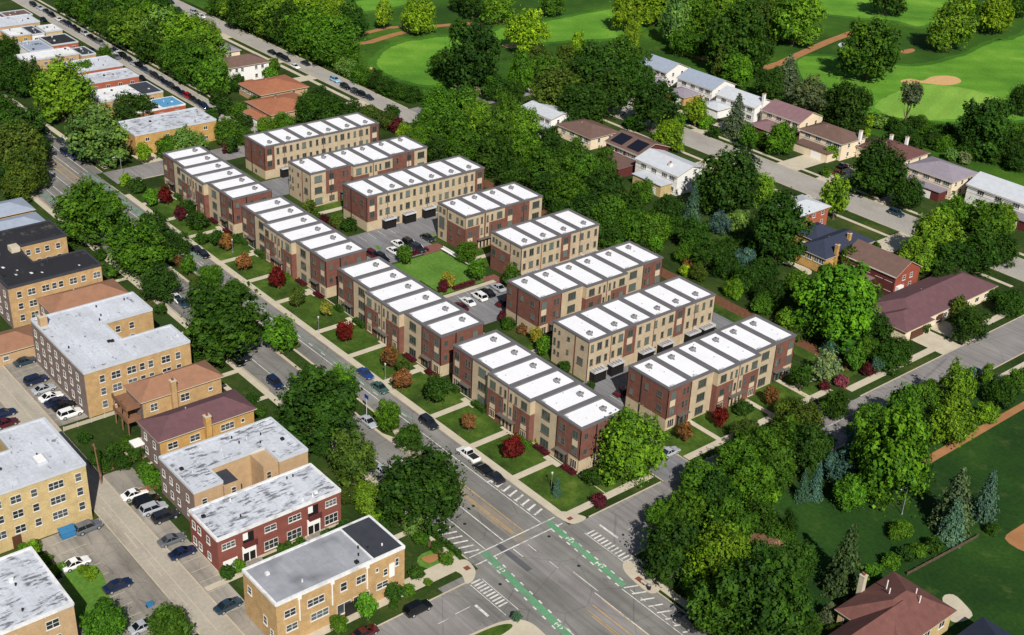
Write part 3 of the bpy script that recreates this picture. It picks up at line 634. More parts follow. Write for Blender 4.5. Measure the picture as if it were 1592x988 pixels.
    for k in range(n):
        p = pr[k]; a, b_ = k * U, (k + 1) * U
        if axis == 'x': X0, X1, Y0, Y1 = x0 + a, x0 + b_, y0 - p, y1
        else: X0, X1, Y0, Y1 = x0, x1 + p, y0 + a, y0 + b_
        rz = hh - 0.38; o_ = 0.1
        ex0 = o_ if (axis == 'y' or k == 0) else 0; ex1 = o_ if (axis == 'y' or k == n - 1) else 0
        ey0 = o_ if (axis == 'x' or k == 0) else 0; ey1 = o_ if (axis == 'x' or k == n - 1) else 0
        w_ = 0.5; jx = 0.62 if axis == 'x' else 0; jy = 0.62 if axis == 'y' else 0
        ax0 = X0 + (w_ if (axis == 'y' or k == 0) else jx); ax1 = X1 - (w_ if (axis == 'y' or k == n - 1) else jx)
        ay0 = Y0 + (w_ if (axis == 'x' or k == 0) else jy); ay1 = Y1 - (w_ if (axis == 'x' or k == n - 1) else jy)
        par.box(X0 - ex0, Y0 - ey0, rz, ax0, Y1 + ey1, hh); par.box(ax1, Y0 - ey0, rz, X1 + ex1, Y1 + ey1, hh)
        par.box(ax0, Y0 - ey0, rz, ax1, ay0, hh); par.box(ax0, ay1, rz, ax1, Y1 + ey1, hh)
        if p:                                    # side returns of the forward units
            rt = MB()
            if axis == 'x': rt.box(X0 + 0.02, Y0 + 0.02, 0, X1 - 0.02, y0 + 0.11, rz)
            else: rt.box(x1 - 0.11, Y0 + 0.02, 0, X1 - 0.02, Y1 - 0.02, rz)
            rt.build('bay_wall', 'beige', t)
            rb = MB()
            if axis == 'x': rb.box(X1 - 0.03, Y0 + 0.1, 0, X1 + 0.01, y0 - 0.01, 6.45)
            else: rb.box(x1 + 0.01, Y0 - 0.01, 0, X1 - 0.1, Y0 + 0.03, 6.45)
            if (axis == 'x' and k + 1 < n and pr[k + 1] == 0) or (axis == 'y' and k > 0 and pr[k - 1] == 0): rb.build('brick_facade', 'brick', t)
        rf = MB(); rf.box(ax0, ay0, rz - 0.3, ax1, ay1, rz + 0.06)
        for q in range(2):
            qx = random.uniform(ax0 + 0.6, ax1 - 0.6); qy = random.uniform(ay0 + 0.6, ay1 - 0.6)
            rf.tube((qx, qy, rz), (qx, qy, rz + random.uniform(0.2, 0.5)), 0.09, 0.09, 6, 1)
        # scuppers against the parapet
        if axis == 'x': rf.box(ax0 + 0.5, ay0 + 0.02, rz + 0.06, ax0 + 1.5, ay0 + 0.3, hh + 0.12, 1)
        else: rf.box(ax1 - 0.3, ay0 + 0.5, rz + 0.06, ax1 - 0.02, ay0 + 1.5, hh + 0.12, 1)
        rf.build('roof', ['roofw', 'canopy'], t)
        cx = (ax0 + ax1) / 2; cy = (ay0 + ay1) / 2
        if axis == 'x': cy = ay0 + (ay1 - ay0) * 0.74; cx += random.uniform(-.4, .4)
        else: cx = ax0 + (ax1 - ax0) * (0.2 if segs[0][2] != 'garage' and end != 'brick1' and not any(s[2] == 'garage' for s in segs) else 0.78); cy = ay0 + (ay1 - ay0) * 0.45 + random.uniform(-.4, .4)
        ac = MB(); ac.box(cx - 0.42, cy - 0.42, rz + 0.06, cx + 0.42, cy + 0.42, rz + 0.14, 1); ac.box(cx - 0.38, cy - 0.38, rz + 0.14, cx + 0.38, cy + 0.38, rz + 0.8)
        ac.tube((cx, cy, rz + 0.8), (cx, cy, rz + 0.88), 0.28, 0.28, 10, 1); ac.box(cx + 0.5, cy - 0.12, rz + 0.06, cx + 0.95, cy + 0.12, rz + 0.42); ac.box(cx - 0.14, cy + 0.55, rz + 0.06, cx + 0.14, cy + 0.95, rz + 0.5, 1)
        ac.build('air_conditioner', ['metal', 'framed'], t)
    par.build('parapet', 'coping', t)
    return t

P = 1.25
FRONT = [(0, 1, 'brick', 0, 1), (1, 2, 'beige3'), (2, 2.78, 'mix', P, 1), (2.78, 3.22, 'strip', P), (3.22, 4, 'mix', P, -1), (4, 5, 'beige3'), (5, 6, 'brick', 0, -1)]
FRONT_B = [(0, 0.75, 'beige3'), (0.75, 2, 'brick', 0, 1), (2, 2.78, 'mix', P, 1), (2.78, 3.22, 'strip', P), (3.22, 4, 'mix', P, -1), (4, 5.3, 'brick', 0, -1), (5.3, 6, 'beige3')]
FRONT_4 = [(0, 0.72, 'mix', 0, 1), (0.72, 1.2, 'strip', 0), (1.2, 2, 'mix', 0, -1), (2, 3.3, 'brick', 0, 1), (3.3, 4, 'beige3')]
GAR_A = [(0, 0.5, 'brickwin'), (0.5, 5.5, 'garage'), (5.5, 6, 'brickwin')]
GAR_B = [(0, 1.6, 'garage'), (1.6, 2.15, 'brickwin'), (2.15, 4, 'garage'), (4, 4.5, 'brickwin'), (4.5, 6, 'garage')]
GAR_4 = [(0, 2, 'garage'), (2, 2.5, 'brickwin'), (2.5, 4, 'garage')]
for lb, x0, x1 in (('townhouse row on the avenue farthest from the crossing, left of the others', -309.0, -269.8), ('second townhouse row on the avenue from the far end, behind two orange shrubs', -265.2, -226.0), ('third townhouse row on the avenue, backing onto the green courtyard lawn', -221.0, -181.8), ('townhouse row on the avenue nearest the crossing, beside the big yellow green tree', -177.6, -138.8)):
    townhouse(lb, x0, 138.5, x1, 149.8, 6, 'x', FRONT, 'brick')
for lb, x0, y0, n, sg, en in (
        ('hindmost townhouse row in the background, beige with brick ends, beside the ranch houses', -309.5, 163.8, 6, GAR_A, 'brick'),
        ('second hindmost townhouse row with beige end wall, behind the olive shrub', -285.2, 163.8, 6, FRONT_B, 'beige'),
        ('beige and brick townhouse row with dark garages above the parked cars', -263.6, 167.4, 6, GAR_A, 'brick'),
        ('short four unit townhouse row with half brick end wall and tall window above the bench', -239.6, 180.7, 4, FRONT_4, 'mixed'),
        ('short four unit beige townhouse row above the green courtyard tree', -217.7, 180.6, 4, GAR_4, 'mixed_left'),
        ('brick townhouse row above the small lot with white cars', -194.4, 166.5, 6, FRONT, 'brick'),
        ('beige townhouse row with white balconies and dark garages, second from the cross street', -173.8, 162.3, 6, GAR_B, 'beige'),
        ('brick townhouse row nearest the cross street, facing its lawns', -150.7, 162.2, 6, FRONT, 'brick')):
    townhouse(lb, x0, y0, x0 + (11.3 if n == 6 else 11.6), y0 + (38.6 if n == 6 else 25.4), n, 'y', sg, en)
# ================================================================== APARTMENT BLOCKS AND HOUSES
def hip(b, rect, z, rise, o=0.5, th=0.18, mi=0, em=1):
    x0, y0, x1, y1 = rect; x0 -= o; y0 -= o; x1 += o; y1 += o
    b.box(x0, y0, z - th, x1, y1, z, em)
    lx, ly = x1 - x0, y1 - y0; z += 0.004
    if lx >= ly: r0, r1 = (x0 + ly / 2, (y0 + y1) / 2, z + rise), (x1 - ly / 2, (y0 + y1) / 2, z + rise)
    else: r0, r1 = ((x0 + x1) / 2, y0 + lx / 2, z + rise), ((x0 + x1) / 2, y1 - lx / 2, z + rise)
    A, B, C, D = (x0, y0, z), (x1, y0, z), (x1, y1, z), (x0, y1, z)
    if lx >= ly: b.face([A, B, r1, r0], mi); b.face([C, D, r0, r1], mi); b.face([B, C, r1], mi); b.face([D, A, r0], mi)
    else: b.face([A, B, r0], mi); b.face([C, D, r1], mi); b.face([B, C, r1, r0], mi); b.face([D, A, r0, r1], mi)

def gable(b, rect, z, rise, axis='x', o=0.4, th=0.16, mi=0, wb=None, kink=None):
    x0, y0, x1, y1 = rect
    prof = [(-0.5, 0), (0, 1), (0.5, 0)] if not kink else [(-0.5, 0), (-0.3, 0.72), (0, 1), (0.3, 0.72), (0.5, 0)]
    L, Wd = ((x0, x1), (y0, y1)) if axis == 'x' else ((y0, y1), (x0, x1))
    c = (Wd[0] + Wd[1]) / 2; ww = Wd[1] - Wd[0]; sl = rise / (ww / 2)
    def pt(l, s, zz): return (l, c + s, zz) if axis == 'x' else (c + s, l, zz)
    pr = [(s * ww, z + k * rise) for s, k in prof]
    po = list(pr); k0 = o; po[0] = (pr[0][0] - k0, pr[0][1] - k0 * sl * 0.9); po[-1] = (pr[-1][0] + k0, pr[-1][1] - k0 * sl * 0.9)
    a, e = L[0] - o, L[1] + o
    for (s0, z0), (s1, z1) in zip(po[:-1], po[1:]):
        q = [pt(a, s0, z0 + th), pt(e, s0, z0 + th), pt(e, s1, z1 + th), pt(a, s1, z1 + th)]
        lo = [pt(a, s0, z0), pt(e, s0, z0), pt(e, s1, z1), pt(a, s1, z1)]
        b.face(q, mi); b.face(lo[::-1], 1)
        for i in (1, 3): b.face([lo[i], lo[(i + 1) % 4], q[(i + 1) % 4], q[i]], 1)
        if (s0, z0) == po[0]: b.face([lo[0], lo[1], q[1], q[0]], 1)
        if (s1, z1) == po[-1]: b.face([lo[2], lo[3], q[3], q[2]], 1)
    if wb is not None:
        for l in L: wb.face([pt(l, s, zz) for s, zz in pr], 0)

def rows(face, us, zs, wd, ht, kind): return [(face, u, z, wd, ht, kind) for u in us for z in zs]

def flat_roof(t, poly, h, roof, cop='r_lg', bits=6, part='roof', edge=0.12):
    b = MB(); xs = [p[0] for p in poly]; ys = [p[1] for p in poly]; cx, cy = sum(xs) / len(xs), sum(ys) / len(ys)
    n = len(poly); b.prism([(x, y) for x, y in poly], h - 0.25, h)
    for i in range(n):
        (ax, ay), (bx, by) = poly[i], poly[(i + 1) % n]
        dx, dy = bx - ax, by - ay; ln = math.hypot(dx, dy); ux, uy = dx / ln, dy / ln; ox, oy = uy, -ux
        q = 0.3
        pts = [(ax + ox * edge, ay + oy * edge), (bx + ox * edge, by + oy * edge), (bx - ox * q, by - oy * q), (ax - ox * q, ay - oy * q)]
        b.prism(pts, h - 0.3 - 0.003 * i, h + 0.18 + 0.003 * i, 1)
    rnd = random.Random(int(cx * 10)); k = 0
    x0, x1, y0, y1 = min(xs), max(xs), min(ys), max(ys)
    while k < bits:
        x, y = rnd.uniform(x0 + 1, x1 - 1), rnd.uniform(y0 + 1, y1 - 1)
        inside = False
        for i in range(n):
            (ax, ay), (bx, by) = poly[i], poly[(i + 1) % n]
            if (ay > y) != (by > y) and x < (bx - ax) * (y - ay) / (by - ay) + ax: inside = not inside
        k += 1
        if not inside: continue
        if k % 3 == 0: b.box(x - 0.3, y - 0.3, h, x + 0.3, y + 0.3, h + 0.4, 1 if k % 2 else 2)
        else: b.tube((x, y, h), (x, y, h + 0.5), 0.14, 0.14, 8, 2 if k % 2 else 1)
    o = b.build(part, [roof, cop, 'dark'], t); return o

def chimney(par, x, y, z0, z1, m='orange', s=0.5, root=None):
    b = MB(); L = root.location
    b.box(x - s, y - s, z0, x + s, y + s, z1); b.box(x - s - 0.08, y - s - 0.08, z1, x + s + 0.08, y + s + 0.08, z1 + 0.15, 1)
    b.box(x - 0.2, y - 0.2, z1 + 0.15, x + 0.2, y + 0.2, z1 + 0.5, 2)
    return b.build('chimney', [m, 'walk', 'redb'], par, tuple(L))

def building(name, label, cat, poly, h, wall, wins=(), roof=None, south=None, group=None, base=None, cop='r_lg', bits=6, rear=None):
    """poly: rectangle (x0,y0,x1,y1) or a list of corners; roof = (kind, material, rise, axis)"""
    if not hasattr(poly[0], '__len__'):
        x0, y0, x1, y1 = poly; poly = [(x0, y0), (x1, y0), (x1, y1), (x0, y1)]
    xs = [p[0] for p in poly]; ys = [p[1] for p in poly]; rect = (min(xs), min(ys), max(xs), max(ys))
    t = thing(name, label, cat, (rect[0], rect[1], 0), group)
    wb = MB(); wb.prism(poly, 0, h - (0.26 if roof[0] == 'flat' else 0.0))
    if roof[0] == 'flat': ro = flat_roof(t, poly, h, roof[1], cop, bits)
    else:
        b = MB()
        if roof[0] == 'hip': hip(b, rect, h, roof[2])
        else: gable(b, rect, h, roof[2], roof[3], 0.4, 0.16, 0, wb, roof[0] == 'gambrel')
        xr, yr = rect[0] + (rect[2] - rect[0]) * 0.4, rect[1] + (rect[3] - rect[1]) * 0.4
        zr = h + roof[2] * 0.5
        b.tube((xr, yr, zr), (xr, yr, zr + 0.9), 0.12, 0.12, 6, 1)
        ro = b.build('roof', [roof[1], 'walk'], t)
    wb.build('wall', wall, t)
    if south:                                    # alley-side wall: greyer brick with that side's shade put into its colour
        sb = MB()
        y = rect[1]; sx = [p[0] for p in poly if p[1] == y]
        sb.box(min(sx), y - 0.08, 0, max(sx), y - 0.003, h - 0.32); sb.build('rear_wall', south, t)
    if base:
        bb = MB(); bb.box(rect[0] - 0.05, rect[1] - 0.12, 0, rect[2] + 0.06, rect[3] + 0.05, 0.5); bb.build('plinth', base, t)
    for f, u, z, a, c, k in wins: put_win(t, f, u, z, a, c, k, rect, 0.09 if (south and f == 'S') else 0.012)
    return t, ro

AP = 'brick apartment blocks along the alley'
t, ro = building('apartment_building', 'orange brick U shaped apartment block with a black flat roof', 'apartments',
    [(-281, 75.2), (-251.6, 75.2), (-251.6, 96), (-261, 96), (-261, 84.3), (-271, 84.3), (-271, 96), (-281, 96)], 10, 'orange',
    rows('E', (2.2, 9.9, 11.4, 16.5), (7.1, 4.3, 1.5), 1.1, 1.5, 'w1h') + rows('E', (4.9, 8.0, 14.2, 19.6), (7.1, 4.3, 1.5), 1.7, 1.5, 'w2h') + rows('S', (3, 7, 11, 15, 19, 23, 27), (7, 4.2, 1.4), 1.1, 1.5, 'w1h'), ('flat', 'r_black'), 'greyb', AP, None, 'r_charc', 14)
for y in (86.8, 89, 91.2, 93.8):
    for z in (7.2, 4.4): inst('window', win_mesh(1.1, 1.4, 'w1h'), t, (-271 + 0.012 + 281, y - 75.2, z), math.pi / 2)
chimney(ro, -279, 80, 10, 12.2, 'orange', 0.6, t)
b = MB(); b.box(-270.4, 82.2, 10, -268, 84.2, 11.2); b.build('roof_hatch', 'walk', t)
b = MB()
for x, y, s in ((-256, 82, .5), (-255, 84, .35), (-257, 79, .4), (-259, 80, .3), (-262, 78, .5), (-265, 77.5, .3), (-268, 79, .35), (-272, 78, .4), (-275, 77, .3), (-254, 92, .3)):
    b.prism([(x - s, y - s * .6), (x + s, y - s * .4), (x + s * .8, y + s * .7), (x - s * .7, y + s * .5)], 10.0, 10.02)
b.build('roof_patch', 'r_white', t)
t, ro = building('apartment_building', 'low hip roofed block between the black roof and the pale U shaped roof', 'apartments', (-250, 80.8, -241.6, 97.4), 6.5, 'yellowb',
    rows('E', (4.5, 9, 13, 16), (3.9,), 1.8, 1.3, 'w2') + rows('S', (2, 6), (3.8, 1.2), 1.2, 1.4, 'w1h'), ('hip', 'r_brown', 2.0), 'greyb', AP)
t, ro = building('apartment_building', 'large orange brick U shaped block with pale grey roof beside the packed small lot', 'apartments',
    [(-235, 73.8), (-208.6, 73.8), (-208.6, 95.8), (-217, 95.8), (-217, 85.2), (-225.5, 85.2), (-225.5, 95.8), (-235, 95.8)], 10, 'orange',
    rows('E', (3.4, 11.6, 13.4, 19.2), (6.9, 4.1, 1.2), 1.1, 1.6, 'w1h') + rows('E', (6.2, 9.4, 16.6), (6.9, 4.1, 1.2), 1.9, 1.6, 'w2h') + rows('S', (2, 5.5, 9, 12.5, 16, 19.5, 23), (7, 4.2, 1.4), 1.1, 1.5, 'w1h'), ('flat', 'r_grey'), 'greyb', AP, None, 'r_lg', 14)
for y in (88, 91):
    for z in (7, 4.2): inst('window', win_mesh(1.1, 1.5, 'w1h'), t, (-225.5 + 0.012 + 235, y - 73.8, z), math.pi / 2)
chimney(ro, -231.6, 75, 9.9, 12.0, 'pink', 0.75, t)
t, ro = building('apartment_building', 'tan hip roofed brick building with a timber back porch below the large U shaped block', 'apartments', (-204.6, 80.2, -197.6, 96.6), 7, 'orange',
    [('E', 2.2, 4.2, 1.5, 1.6, 'w2h'), ('E', 8.6, 4.2, 1.9, 1.6, 'w2h'), ('E', 9, 1.2, 1.7, 1.2, 'w2h'), ('E', 14, 4.6, 0.9, 0.7, 'w1'), ('E', 2.2, 1.2, 1.4, 1.4, 'w2h')], ('hip', 'r_brown', 2.2), 'greyb', AP)
chimney(ro, -197.2, 86.4, 0, 9.6, 'orange', 0.5, t)
b = MB()
for z in (2.9, 5.6): b.box(-204.2, 77, z, -198, 79.9, z + 0.18); b.box(-204.2, 76.95, z + 0.18, -198, 77.05, z + 1.1); b.box(-198.1, 77.1, z + 0.18, -198, 79.9, z + 1.1)
for x in (-204, -201, -198.2): b.box(x, 77.1, 0, x + 0.18, 77.3, 6.8)
b.build('back_porch', 'wood', t)
t, ro = building('apartment_building', 'orange brick building with a plum hip roof and tall wall chimney', 'apartments', (-191.4, 76.9, -183.5, 95.9), 7, 'orange2',
    [('E', 2.4, 4.4, 2.0, 1.4, 'w2h'), ('E', 6.8, 4.4, 2.0, 1.4, 'w2h'), ('E', 13.4, 4.4, 2.8, 1.4, 'w3h'), ('E', 16.6, 4.8, 0.7, 0.8, 'w1'), ('E', 2.4, 1.2, 2.0, 1.4, 'w2h'), ('E', 13.4, 1.2, 2.6, 1.4, 'w3h')] + rows('S', (2, 5.6), (4.2, 1.2), 1.0, 1.4, 'w1h'), ('hip', 'r_purple', 2.0), 'greyb', AP)
chimney(ro, -183.1, 86.2, 0, 9.0, 'orange2', 0.55, t)
b = MB(); b.box(-192.4, 75, 0, -190.4, 76.7, 2.6); b.box(-192.6, 74.8, 2.6, -190.2, 76.8, 2.9, 1); b.build('back_entry', ['greyb', 'door'], t)
t, ro = building('apartment_building', 'tan brick block with a heavily stained pale roof and a dark light well', 'apartments',
    [(-178, 74.2), (-165, 74.2), (-165, 79.6), (-170, 79.6), (-170, 90.6), (-165, 90.6), (-165, 96.4), (-178, 96.4)], 7.5, 'pink',
    [('E', 1.8, 4.4, 1.0, 1.2, 'w1h')] + rows('S', (1.6, 4.4, 7, 10.6), (4.4, 1.4), 1.0, 1.4, 'w1h'), ('flat', 'r_stain'), 'greyb', AP, None, 'r_lg', 12)
b = MB(); b.box(-169.9, 79.8, 0, -165.1, 83, 6.4); b.box(-169.6, 80.1, 6.4, -165.4, 82.7, 6.42, 1); b.build('stair_block', ['pink', 'r_charc'], t)
b = MB(); b.box(-169.9, 87.6, 0, -165.3, 90.5, 7.2); b.build('stair_block', 'pink', t)
inst('window', win_mesh(0.9, 1.4, 'w1h'), t, (-165.09 + 178, 81.6 - 74.2, 4.2), math.pi / 2); inst('window', win_mesh(0.9, 1.4, 'p1h'), t, (-165.29 + 178, 88.6 - 74.2, 4.4), math.pi / 2)
t, ro = building('apartment_building', 'dark red brick two storey block with white door bays and pale roof', 'apartments', (-161.5, 71.5, -151.8, 94.8), 7, 'redb',
    [('E', 1.9, 4.6, 2.4, 1.2, 'w3h'), ('E', 9.6, 4.6, 2.2, 1.2, 'w2h'), ('E', 14.2, 4.6, 2.4, 1.2, 'w3h'), ('E', 21.3, 4.6, 2.2, 1.3, 'w3h'), ('E', 9.6, 1.0, 2.6, 1.8, 'w3h'), ('E', 14.0, 1.0, 2.8, 1.9, 'w3h'), ('E', 21.3, 1.0, 2.6, 1.9, 'w3h')] + rows('S', (1.5, 3.4, 6.5), (4.4, 1.2), 1.1, 1.4, 'w1h'), ('flat', 'r_stain'), None, AP, 'walk', 'r_white', 8)
for y in (5.5, 17.8):                            # white entrance bays
    b = MB(); x = -151.79; y0 = 71.5 + y
    b.box(x, y0 - 1.25, 2.3, x + 0.16, y0 + 1.25, 3.7); b.box(x, y0 - 1.25, 0.2, x + 0.1, y0 - 1.1, 2.3); b.box(x, y0 + 1.1, 0.2, x + 0.1, y0 + 1.25, 2.3); b.box(x, y0 - 0.08, 0.2, x + 0.1, y0 + 0.08, 2.3)
    b.face([(x + 0.03, y0 - 1.1, 0.2), (x + 0.03, y0 + 1.1, 0.2), (x + 0.03, y0 + 1.1, 2.3), (x + 0.03, y0 - 1.1, 2.3)], 1); b.box(x, y0 - 1.2, 3.9, x + 0.9, y0 + 1.2, 4.05, 2); b.box(x + 0.8, y0 - 1.2, 4.05, x + 0.9, y0 + 1.2, 4.9, 2)
    b.face([(x + 0.02, y0 - 1.0, 4.1), (x + 0.02, y0 + 1.0, 4.1), (x + 0.02, y0 + 1.0, 6.2), (x + 0.02, y0 - 1.0, 6.2)], 1); b.box(x + 0.03, y0 - 1.0, 4.9, x + 0.08, y0 - 0.1, 6.2, 0)
    b.build('entrance', ['door', 'black', 'dkbrick'], t)
    s = MB(); s.box(x + 0.02, y0 - 2.0, 0, x + 3.2, y0 + 2.0, 0.22); s.box(x + 0.02, y0 - 1.4, 0.22, x + 1.2, y0 + 1.4, 0.42); s.build('steps', 'lotcon', t)
b = MB(); b.box(-151.79, 72.2, 0.3, -151.7, 74.8, 2.3); b.build('garage_door', 'door', t)
t, ro = building('apartment_building', 'orange yellow brick corner building with a grey and black roof nearest the crossing', 'apartments', (-141.2, 70.3, -131.2, 93.6), 8.5, 'orange',
    [('E', 2.3, 5.2, 2.0, 1.4, 'w2h'), ('E', 6.8, 5.2, 3.0, 1.4, 'w3h'), ('E', 11.8, 5.4, 1.2, 1.6, 'w1h'), ('E', 15.0, 5.3, 1.8, 1.5, 'w2h'), ('E', 18.0, 6.0, 0.5, 0.8, 'w1'), ('E', 19.6, 4.6, 0.8, 1.3, 'w1h'), ('E', 21.8, 5.5, 0.7, 1.5, 'w1h'),
     ('E', 2.5, 2.4, 2.0, 1.3, 'w2h'), ('E', 7.4, 2.3, 3.2, 1.4, 'w3h'), ('E', 11.8, 1.0, 2.6, 2.0, 'w2'), ('E', 15.0, 0.8, 3.0, 2.3, 'w3'), ('E', 19, 2.4, 2.2, 1.2, 'w2h'), ('S', 2, 5.2, 1.2, 1.4, 'w1h'), ('S', 6.5, 2.4, 1.1, 1.6, 'w1h'), ('S', 8.4, 1.4, 0.9, 1.2, 'w1h')], ('flat', 'r_mid'), None, AP, None, 'r_white', 7)
b = MB(); b.box(-140.9, 88.0, 8.5, -131.4, 93.4, 8.62); b.box(-140.9, 87.7, 8.5, -131.4, 87.98, 8.66, 1); b.build('black_roof_section', ['r_charc', 'r_white'], t)
for y, z in ((74.2, 8.2), (80, 8.2), (86.4, 8.2)):
    b = MB(); b.box(-131.19, y - 0.3, z - 0.4, -130.85, y + 0.3, z + 0.45); b.box(-131.19, y - 0.08, 3.6, -131.02, y + 0.08, z - 0.4); b.build('downpipe', 'whitew', t)
b = MB(); b.box(-131.19, 90.6, 3.8, -131.08, 91.6, 6.4); b.build('door', 'door', t)
b = MB(); b.box(-131.19, 82.2, 0.1, -131.0, 86.4, 2.5); b.build('shopfront', 'dark', t)
t, ro = building('apartment_building', 'tall yellow brick block at the left edge with pale roof and skylight', 'apartments',
    [(-189, 26), (-177.8, 26), (-177.8, 61.2), (-195.5, 61.2), (-195.5, 52.8), (-189, 52.8)], 11.4, 'yellowb',
    rows('E', (33.7,), (8.6, 5.7, 2.7), 1.1, 1.6, 'w1h') + rows('E', (29.9,), (8.6, 5.7, 2.7), 2.6, 1.5, 'w3h') + rows('E', (26.2,), (8.6, 5.7, 2.7), 1.1, 1.5, 'w1h') + rows('E', (23.2, 20), (8.6, 5.7, 2.7), 1.8, 1.5, 'w2h'), ('flat', 'r_grey'), None, AP, None, 'r_lg', 8)
b = MB(); b.box(-184.5, 54.7, 11.4, -181.9, 56.5, 11.75, 1); b.box(-184.3, 54.9, 11.75, -182.1, 56.3, 11.95); b.build('skylight', ['door', 'r_lg'], t)
b = MB(); b.box(-177.79, 47.6, 0.1, -177.6, 49.0, 2.4); b.build('door', 'door2', t)
b = MB(); b.box(-195.6, 61.2, 0, -195.3, 61.5, 10.9); b.box(-190, 61.21, 0, -183, 61.4, 10.9); b.build('side_brick', 'redb', t)
t, ro = building('apartment_building', 'tan brick block with a black stained pale roof in the bottom left corner', 'apartments', (-166, 16, -149.6, 47), 8, 'pink',
    rows('E', (27.6, 21.4), (5.2, 2.2), 2.0, 1.5, 'w2h') + rows('N', (4, 9), (5, 2), 1.2, 1.5, 'w1h'), ('flat', 'r_stain'), None, AP, None, 'r_white', 9)
building('garage', 'low tan hip roofed garage in front of the large U shaped block', 'garage', (-246, 64.5, -237.6, 76.6), 3.0, 'pink', [('E', 4, 1.0, 1.2, 1.0, 'w1')], ('hip', 'r_brown', 1.8))
building('house', 'blue grey roofed brick house at the left edge beside the crossing', 'house', (-311, 78, -302.4, 99.6), 4.6, 'orange', [('E', 5, 1.6, 1.4, 1.4, 'w2'), ('E', 12, 1.6, 1.4, 1.4, 'w2'), ('E', 17, 1.6, 1.4, 1.4, 'w2')], ('hip', 'r_bg', 1.4), None)
t, ro = building('house', 'blue grey roofed brick house touching the black roofed apartment block', 'house', (-300, 76, -291.8, 99), 4.6, 'orange', [('E', 5, 1.6, 1.4, 1.4, 'w2'), ('E', 12, 1.6, 1.4, 1.4, 'w2')], ('hip', 'r_bg', 1.4))

UL = 'small flat roofed buildings at the upper left'
def UB(lb, rect, h, wall, roof, n=4, cop='r_lg', extra=None):
    L = rect[3] - rect[1]
    t, ro = building('flat_roofed_house', lb, 'house', rect, h, wall, rows('E', [L * (i + 0.6) / (n + 0.2) for i in range(n)], (h - 2.3,) if h < 5.6 else (h - 2.4, 1.0), 1.3, 1.1, 'w2'), ('flat', roof), None, UL, None, cop, 6)
    if extra:
        b = MB(); b.prism([(extra[0], extra[1]), (extra[2], extra[1]), (extra[2], extra[3]), (extra[0], extra[3])], h, h + 0.2); b.build('roof_section', extra[4], t)
    return t
UB('bright orange brick house with pale grey roof on the corner above the avenue', (-347.6, 142, -334.4, 168), 6.4, 'orange2', 'r_stain', 4)
UB('red brick house with a half white and half blue roof', (-364, 152, -355, 168.2), 5.4, 'redo', 'r_white', 3, 'r_white', (-363.6, 161, -355.4, 167.8, 'r_blue'))
UB('tan house with white roof and grey end section beside the blue roof', (-383.4, 148, -371.4, 168.6), 5, 'orange', 'r_white', 3, 'r_lg', (-383, 162, -371.8, 168.2, 'r_charc'))
UB('black flat roofed house behind the big bright tree', (-382, 140, -372, 147.4), 4, 'redb', 'r_charc', 2)
UB('long red brick house with stained pale roof, nearer of two alike', (-398.6, 147, -389, 168.6), 5.6, 'redo', 'r_stain', 5)
UB('long red brick house with stained pale roof, farther of two alike', (-415.2, 152, -402.6, 169.2), 5.6, 'redo', 'r_grey', 4)
UB('long brick house with a bright white roof behind the pointed dark tree', (-433.4, 144, -424.8, 163), 5, 'pink', 'r_white', 4)
UB('small orange house with a dark roof beside the bright white roof', (-432.8, 163.4, -423, 168.4), 4.6, 'orange', 'r_charc', 2)
UB('white walled house with a blue grey roof at upper left', (-447.6, 149.8, -434.4, 158), 5, 'whitew', 'r_bg', 2)
UB('brick house with a black roof along the car row street', (-450.6, 159, -438.6, 168.6), 5, 'redo', 'r_black', 3)
UB('orange house with white roof near the upper left edge', (-466, 151, -456.6, 158.4), 5, 'orange2', 'r_white', 2)
UB('house with slate roof between two white roofs at upper left', (-467.6, 158.8, -456, 163.2), 4.7, 'whitew', 'r_charc', 2)
UB('yellow house with white roof against the car row street', (-465, 163.8, -456.2, 170), 5, 'yellowb', 'r_white', 3)
UB('wide tan house with a grey roof at the upper left edge', (-483, 152, -471, 167.4), 5, 'pink', 'r_grey', 4)
UB('brown roofed low house near the upper left corner', (-492.4, 160, -484, 169.6), 4.4, 'redb', 'r_dkbr', 2)
UB('white walled house with pale roof cut by the left edge of the picture', (-491, 146, -485, 158), 4.6, 'whitew', 'r_lg', 2)

